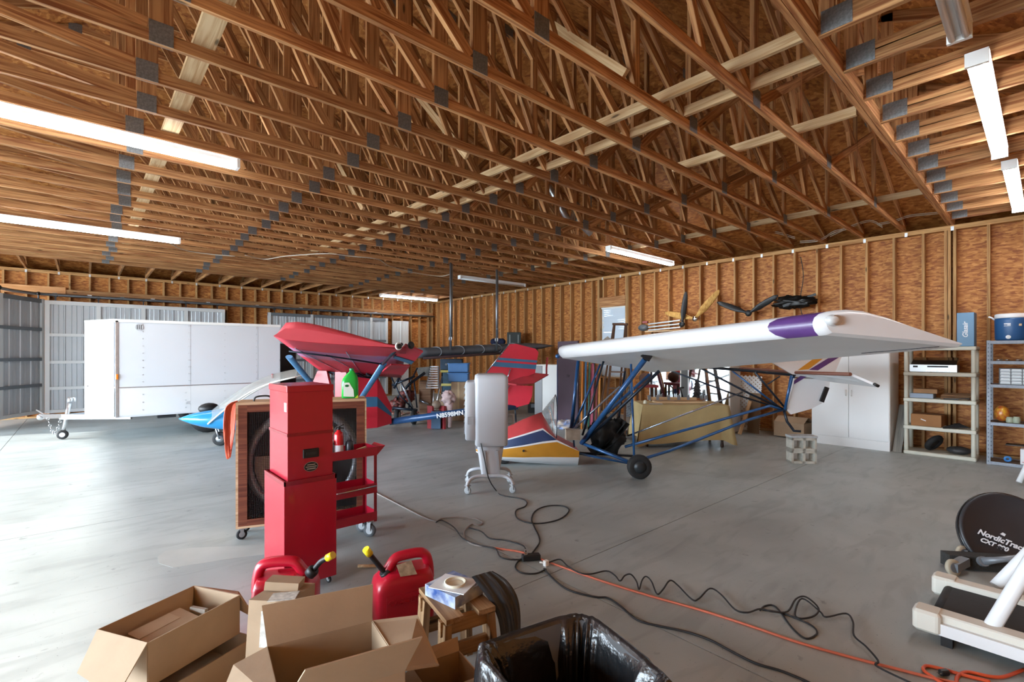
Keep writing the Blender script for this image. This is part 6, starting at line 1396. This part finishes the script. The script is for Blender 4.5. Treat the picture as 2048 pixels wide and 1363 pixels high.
# wooden ladder
lg = [at(1207, 842, 9.6), at(1249, 850, 9.4)]; lg[0].z = lg[1].z = 0
ltop = [at(1229, 648, 9.9), at(1252, 648, 9.8)]
ld = thing('step_ladder', 'dark wooden step ladder standing in front of the window', 'ladder', (lg[0] + lg[1]) / 2)
WDK = wood_mat('dark_ladder', '#5e3f2c', '#3f2a1e', .1)
for a, c in zip(lg, ltop): stick('rail', a, c, .03, .09, WDK, ld, FW)
for i in range(1, 7): stick('step', lg[0].lerp(ltop[0], i / 7), lg[1].lerp(ltop[1], i / 7), .1, .025, WDK, ld)
stick('top_step', ltop[0] - RT * .03, ltop[1] + RT * .03, .2, .04, WDK, ld)
for a, c in zip(lg, ltop): g = a + FW * .75; stick('back_rail', Vector((g.x, g.y, 0)), c + FW * .05, .03, .05, WDK, ld, FW)
# flocked little christmas tree shape and the wooden stick with vine
ftq = at(1262, 866, 10.1); ftq.z = 0; ft_ = thing('artificial_tree', 'small grey flocked artificial tree beside the ladder', 'tree', ftq)
b = MB(); rs = random.Random(4)
for i in range(9): z = .35 + i * .075; b.lathe([(.16 - .012 * i, z), (.10 - .008 * i, z + .07)], 12, None, True, False, ftq)
b.build('foliage', mat('flocked', '#7d8084', .9, 0, .7, 30, bump=.8, bscale=40), ft_); b = MB(); b.tube([ftq, ftq + Vector((0, 0, .4))], .025, 8); b.lathe([(.13, 0), (.12, .04)], 12, None, True, True, ftq); b.build('stand', BLK, ft_)
b = MB(); q0 = at(1273, 845, 9.75); q0.z = 0; b.tube([q0, at(1267, 728, 9.9)], .03, 9); tag(b.build('wooden_staff', wood_mat('staff_orange', '#b9783a', '#8a4f22', .05, along='Z')), 'thick orange brown staff standing left of the table', 'staff')
rc = at(1290, 880, 10.75); rc.z = 0; rd = thing('side_bench', 'low dark bench with red top left of the wardrobe', 'bench', rc)
b = MB(); b.box(rc + Vector((0, 0, .93)), (.5, .35, .05), Euler((0, 0, -.75))); b.build('top', mat('bench_red', '#8a2c33', .6), rd)
for s in (-1, 1):
    for u2 in (-1, 1): stick('leg', rc + RT * .2 * s + FW * .14 * u2, rc + RT * .2 * s + FW * .14 * u2 + Vector((0, 0, .905)), .04, .04, WDK, rd, FW)
b = MB(); b.ball(rc + Vector((0, 0, 1.09)), .13, 12, 8, (1, 1, 1)); tag(b.build('brown_cushion', mat('cushion_brown', '#5a3a2c', .8)), 'round brown bundle on the red topped bench', 'bundle')

# ------------------------------------------------------------------ high rack on the right wall with propellers
rk = thing('wall_rack', 'narrow wooden rack high on the right wall holding propellers', 'rack', (10.7, 5.6, 1.9))
stick('board', (10.70, 3.3, 2.19), (10.70, 6.95, 2.19), .36, .03, W_BR, rk)
for yy in (3.5, 4.8, 6.1, 6.8): stick('bracket', (10.90, yy, 1.89), (10.58, yy, 2.17), .035, .06, W_ST, rk)
def prop(label, hub, tips, m, w=.1, hubm=None):
    t = thing('propeller', label, 'propeller', hub, group='spare propellers'); hub = Vector(hub)
    for tp_ in tips:
        tp_ = Vector(tp_); d = (tp_ - hub); L = d.length; dn = d.normalized(); side = dn.cross(Vector((-1, -.3, 0))).normalized(); nn = dn.cross(side); b = MB(); rings = []
        for f, ww, th in ((0, .5, .03), (.12, .45, .028), (.35, 1.0, .018), (.65, .95, .012), (.9, .7, .008), (1.0, .25, .005)):
            tw = .6 * (1 - f); s2 = side * math.cos(tw) + nn * math.sin(tw); n2 = nn * math.cos(tw) - side * math.sin(tw); c = hub + d * f
            rings.append([c + s2 * (w / 2 * ww * math.cos(a)) + n2 * (th * math.sin(a)) for a in [2 * math.pi * j / 10 for j in range(10)]])
        b.loft(rings); b.build('blade', m, t)
    b = MB(); b.ball(hub, .07, 12, 8, (.7, 1, 1)); b.build('hub', hubm or m, t); return t
WPROP = wood_mat('prop_maple', '#d2a860', '#a8773a', .05, along='Z')
Xp = 10.6
def wp(px, py, x=Xp): return on_x(px, py, x)
prop('blond wooden propeller with silver hub leaning above the wing', wp(1390, 637), [wp(1439, 580), wp(1330, 625)], WPROP, .16, CHROME)
prop('black propeller blade standing upright on the rack', wp(1364, 648, 10.5), [wp(1372, 583, 10.5)], BLK, .13)
prop('black two blade propeller in a V at the right of the wooden one', wp(1497, 626), [wp(1434, 604), wp(1556, 590)], BLK, .13)
b = MB()
for i in range(3): b.beam(wp(1298, 648 + 6 * i, 10.62), wp(1362, 640 + 7 * i, 10.62), .08, .025)
tag(b.build('float_tube', mat('tube_pale', '#aab0b4', .3, .5)), 'pale metal strips lying on the rack left of the wooden propeller', 'metal strip')
b = MB(); b.ball(wp(1287, 655, 10.6), .11, 12, 8, (1, 1.3, .8)); tag(b.build('helmet', mat('helmet_grey', '#6f7478', .5, 0, .5, 12)), 'grey rounded engine cover at the left end of the rack', 'cover')
b = MB(); b.box(wp(1291, 644, 10.7), (.12, .12, .05), Euler((0, 0, .3))); tag(b.build('red_tin', mat('tin_red', '#8a2a26', .5)), 'small red tin behind the grey engine cover', 'tin')
eng = thing('engine_part', 'dark oily engine casting perched above the purple wing patch', 'engine part', wp(1580, 608)); b = MB(); rs = random.Random(9)
b.lump(wp(1588, 604, 10.68), (.08, .36, .12), 4, .6, 3, 28, 14)
b.build('casting', mat('oily_black', '#1d1a17', .4, .4, .6, 30), eng)
b = MB(); b.beam(wp(1566, 612, 10.62), wp(1632, 588, 10.7), .03, .05); b.build('mount', BLK, eng)
b = MB(); b.tube(smooth([(XB - SD - .02, 3.55, 3.6), (XB - SD - .02, 3.50, 3.2), (XB - SD - .02, 3.56, 2.7), (XB - SD - .04, 3.5, 2.35)]), .008, 6); tag(b.build('wall_cable', CBLK), 'brown cable hanging down a stud above the wing', 'cable')
# a triangular grey cover hanging beyond the far wing root
b = MB(); b.slab([at(1192, 690, 9.2), at(1215, 672, 9.3), at(1235, 690, 9.4)], .02); tag(b.build('plastic_flap', mat('flap_grey', '#b4b4ae', .4)), 'pale plastic flap above the wing root by the window', 'flap')

# ------------------------------------------------------------------ clutter in the far corner
def gbox(px0, px1, pyb, d, h, name, label, cat, m, th=.4, rz=None, zb=0.0):
    a = at(px0, pyb, d); c = at(px1, pyb, d); w = (c - a).length; m0 = (a + c) / 2; t = thing(name, label, cat, (m0.x, m0.y, zb), (YAW - R_(90)) if rz is None else rz)
    b = MB(); b.rbox((0, th / 2, h / 2), (w, th, h), .02); b.build('body', m, t, local=True); return t, w
BLUEB = mat('bin_blue', '#4f86c4', .4, 0, .1, 4)
t, w = gbox(838, 862, 820, 11.8, .98, 'wooden_crate', 'tall wooden crate behind the blue boom', 'crate', wood_mat('crate_wood', '#9a7a62', '#7a5a45', .05), .3)
for i in range(3): stick('slat', t.matrix_basis @ Vector((-w / 2, -.012, .15 + i * .33)), t.matrix_basis @ Vector((w / 2, -.012, .15 + i * .33)), .012, .1, MATS['crate_wood'], t)
t, w = gbox(878, 900, 824, 11.2, .60, 'cardboard_box', 'brown cardboard box in the pile left of the cooler', 'box', CARD, .4)
t, w = gbox(902, 932, 818, 11.9, .95, 'cardboard_box', 'taller brown box in the pile carrying the blue bins', 'box', CARD, .4)
b = MB(); b.box((0, -.002, .5), (.05, .006, .9)); b.build('tape', mat('tape_tan', '#b9a07c', .4), t, local=True)
for i, (zb, lab) in enumerate(((.955, 'lower blue plastic storage bin on the brown box'), (1.19, 'upper blue plastic storage bin at the top of the pile'))):
    t, w = gbox(896, 936, 800, 11.9, .2, 'storage_bin', lab, 'bin', BLUEB, .45, zb=zb); b = MB(); b.rbox((0, .225, .205), (w + .04, .48, .03), .02); b.build('lid', MATS['tarp_mix'] if False else BLUEB, t, local=True)
t, w = gbox(880, 925, 741, 13.6, .30, 'speaker_box', 'dark blue box with two knobs under the grey wing', 'box', mat('box_navy', '#23425e', .5, 0, .3, 10), .3, zb=1.19)
for s in (-1, 1): b = MB(); b.disc((s * .14, -.005, .15), (0, 1, 0), .03, .02, 14); b.build('knob', EGR, t, local=True)
sr = thing('wire_rack', 'yellow edged shelf rack in the far corner pile', 'rack', at(905, 820, 13.8)); 
for yy in (742, 769): b = MB(); b.tube([at(881, yy, 13.5), at(935, yy, 13.5)], .035, 8); b.build('shelf_bar', mat('bar_yellow', '#c9b96a', .5), sr)
for px in (884, 934): a = at(px, 740, 13.6); b = MB(); b.tube([Vector((a.x, a.y, 0)), Vector((a.x, a.y, 1.16))], .02, 7); b.build('post', DARKST, sr)
b = MB(); a = at(884, 740, 14.0); c = at(934, 740, 14.0); b.slab([Vector((a.x, a.y, .3)), Vector((c.x, c.y, .3)), Vector((c.x, c.y, 1.14)), Vector((a.x, a.y, 1.14))], .03); b.slab([Vector((a.x, a.y, 1.165)), Vector((c.x, c.y, 1.165)), Vector((c.x, c.y, 1.165)) - FW * .5, Vector((a.x, a.y, 1.165)) - FW * .5], .03, (0, 0, 1)); b.build('back_panel', mat('rack_blue', '#2c4f66', .6, 0, .4, 9), sr)
# aluminium ramp leaning
rm = thing('loading_ramp', 'slotted pale metal ramp leaning over the wooden crate', 'ramp', at(860, 780, 11.6)); ra0, ra1 = at(853, 775, 11.5), at(877, 775, 11.5); rt0, rt1 = at(861, 733, 11.9), at(877, 733, 11.9)
for a, c in ((ra0, rt0), (ra1, rt1)): stick('rail', a, c, .03, .04, ALU, rm, FW)
for i in range(10): f = i / 9; stick('rung', ra0.lerp(rt0, f), ra1.lerp(rt1, f), .05, .03, ALU, rm)
b = MB(); b.tube([at(865, 822, 11.6), at(868, 780, 11.6)], .012, 6); b.tube([at(870, 822, 11.5), at(884, 752, 11.8)], .018, 6); b.build('prop_leg', ALU, rm)
b = MB(); g = at(897, 795, 10.75)
b.lump(g, (.16, .13, .14), 5, .5)
b.tube([g + Vector((0, 0, -.1)), g + Vector((.02, 0, -.35)), Vector((g.x + .02, g.y, .02))], [.11, .07, .06], 8); tag(b.build('cloth_bundle', mat('cloth_pink', '#d8bfbf', .8, 0, .25, 8)), 'pale pink cloth bundle hanging in front of the brown boxes', 'cloth')
gn = thing('red_generator', 'small red framed machine behind the blue boom', 'machine', at(873, 822, 10.7)); g = at(873, 822, 10.7); g.z = 0
for s in (-1, 1): b = MB(); b.beam(g + RT * .13 * s, g + RT * .13 * s + Vector((0, 0, .5)), .05, .2); b.build('frame', mat('machine_red', '#8e2b30', .5), gn)
b = MB(); b.box(g + Vector((0, 0, .2)), (.2, .2, .38), Euler((0, 0, YAW - R_(90)))); b.build('body', mat('machine_blue', '#33516e', .5), gn); b = MB(); b.ball(g + Vector((0, 0, .52)), .1); b.build('motor', mat('motor_tan', '#8a7a6a', .5), gn)
# dark bagged trunk resting on the grey wing, under the ceiling poles
gz = 1.80
t, w = gbox(1014, 1042, 690, 15.5, .42, 'travel_chest', 'dark green trunk resting on a shelf above the grey wing', 'trunk', mat('trunk_dark', '#26302e', .5, 0, .2, 8), .4, zb=1.90)
for s in (-.3, .3): b = MB(); b.box((s * w, -.004, .17), (.03, .01, .34)); b.build('strap', mat('strap_grey', '#7d8482', .6), t, local=True)
b = MB(); g = at(996, 682, 15.7)
for i in range(5): b.ball(Vector((g.x, g.y, 2.02)) + RT * (.07 * (i - 2)), .11, 10, 7)
tag(b.build('navy_bag', mat('navy_cloth', '#141a38', .8)), 'navy cloth bag beside the dark trunk', 'bag')
ls_ = thing('loft_shelf', 'plank shelf on the right wall carrying the dark trunk', 'shelf', (10.6, 9.6, 1.8)); a = at(990, 700, 15.4); c = at(1048, 700, 15.4)
b = MB(); b.slab([Vector((a.x, a.y, 1.87)), Vector((c.x, c.y, 1.87)), Vector((c.x, c.y, 1.87)) + FW * .5, Vector((a.x, a.y, 1.87)) + FW * .5], .03, (0, 0, 1)); b.build('board', WOLD, ls_)
for q in (a, c): stick('support', Vector((q.x, q.y, 0)) + FW * .3, Vector((q.x, q.y, 1.855)) + FW * .3, .05, .05, WOLD, ls_, FW)
# skeletal dark trike frame with engine between red wing and crate
tk = thing('trike_frame', 'bare dark tube trike frame and engine behind the red flap', 'trike', at(805, 825, 11.5)); 
TK = [[(782, 752), (800, 790), (826, 818)], [(797, 752), (825, 815)], [(850, 745), (818, 768), (782, 812)], [(835, 735), (822, 760), (818, 815)], [(784, 770), (830, 752)], [(786, 815), (835, 820)], [(806, 800), (785, 820)], [(840, 800), (858, 808)], [(800, 752), (788, 776)], [(828, 760), (834, 815)]]
for i, ln in enumerate(TK): b = MB(); b.tube([at(x_, y_, 11.3 + .15 * (i % 4)) for x_, y_ in ln], .018 + .008 * (i % 3), 7); b.build('frame_tube', SILV if i in (1, 7) else DTUBE, tk)
b = MB(); rs = random.Random(2)
for i in range(4): b.lump(at(792 + 9 * i, 798 + rs.uniform(-8, 10), 11.6), (.13, .12, .13), i * 3.1, .6)
b.build('engine', mat('engine_mix', '#3c3732', .5, .4, .7, 14, var_col='#7a2c26'), tk)
g = at(828, 822, 11.3); wheel_part(tk, Vector((g.x, g.y, .17)), RT, .17, .1); g = at(795, 822, 11.6); wheel_part(tk, Vector((g.x, g.y, .17)), RT, .17, .1)
b = MB(); g = at(838, 745, 12.3); b.slab([at(832, 735, 12.2), at(858, 733, 12.3), at(862, 752, 12.3), at(838, 752, 12.2)], .1); b.build('cowl', mat('cowl_grey', '#8d8d8a', .5, 0, .4, 8), tk)
# scraps and offcuts lying on the floor near the boom
b = MB(); rs = random.Random(8)
for i in range(16): q = on_z(790 + rs.uniform(-8, 45), 828 + rs.uniform(-3, 3)); b.ball(q + Vector((0, 0, .03)), .05, 7, 5, (1.3, 1, .5))
o = b.build('floor_scraps', mat('scrap_mix', '#b9a08a', .8, 0, .6, 8, var_col='#8a3a34')); o['kind'] = 'stuff'; tag(o, 'scraps of paper and wood on the floor behind the boom', 'scraps')
# dark upright panel behind the trailer's rear corner
b = MB(); p_ = on_y(574, 800, 13.3); b.bb((p_.x - .15, 13.3, 0), (p_.x + .22, 13.36, 1.9)); tag(b.build('dark_panel', mat('panel_charcoal', '#2b2c2e', .6)), 'dark upright sheet behind the rear corner of the trailer', 'panel')
# pale wiring sagging between the trusses above the right wall, and a silver flue in the roof
WIRE = mat('wire_white', '#c9c2b4', .5)
WL = [([(1512, 470), (1545, 462), (1590, 474)], 'pale wire loop over the plate nearest the wooden propeller'), ([(1600, 482), (1640, 478), (1668, 462), (1700, 455)], 'pale wires above the purple wing patch'), ([(1660, 470), (1700, 452), (1740, 440), (1765, 452)], 'pale wires sagging above the wing tip'), ([(1755, 447), (1790, 440), (1820, 430), (1880, 424)], 'pale wire running to the doubled girder'), ([(1905, 422), (1940, 425), (1975, 418), (2000, 412)], 'pale wire between girder and right strip light'), ([(1700, 412), (1755, 410), (1810, 405), (1860, 392)], 'pale wire stapled along the jack trusses')]
for pts, lab in WL:
    b = MB(); b.tube(smooth([on_x(x_, y_, XB - .45) for x_, y_ in pts], 5), .006, 5); b.tube(smooth([on_x(x_, y_ + 3, XB - .40) for x_, y_ in pts], 5), .006, 5); tag(b.build('ceiling_wire', WIRE), lab, 'wire')
LC = [([(300, 477), (330, 482), (370, 500), (420, 508), (470, 512)], 10.85), ([(490, 510), (530, 518), (570, 512), (650, 507), (700, 512), (755, 518), (780, 532), (835, 546), (880, 552), (900, 548)], 13)]
for i, (pts, yy) in enumerate(LC):
    b = MB(); b.tube(smooth([on_z(x_, y_, ZT - .012) for x_, y_ in pts], 5), .009, 5); tag(b.build('ceiling_wire', WIRE), ['cream cable under the chords right of the left strip lights', 'long cream cable looping under the chords to the hanger pole'][i], 'wire')
fl_ = thing('flue_pipe', 'silver flue pipe with elbows up among the trusses', 'pipe', at(1182, 465, 9.6))
FLP = [at(1098, 372, 9.3), at(1112, 398, 9.3), at(1140, 442, 9.4), at(1152, 412, 9.5), at(1156, 440, 9.5), at(1182, 468, 9.6)]
b = MB(); b.tube(smooth(FLP, 4), .06, 10); b.build('duct', ALU, fl_)
for q in FLP[1:5]: b = MB(); b.ball(q, .085, 12, 8); b.build('elbow', ALU, fl_)
for q in (FLP[0], FLP[-1]): stick('hanger_strap', q, Vector((q.x, q.y, roof_z(q.x, q.y) - .02)), .02, .004, GALV, fl_, FW)
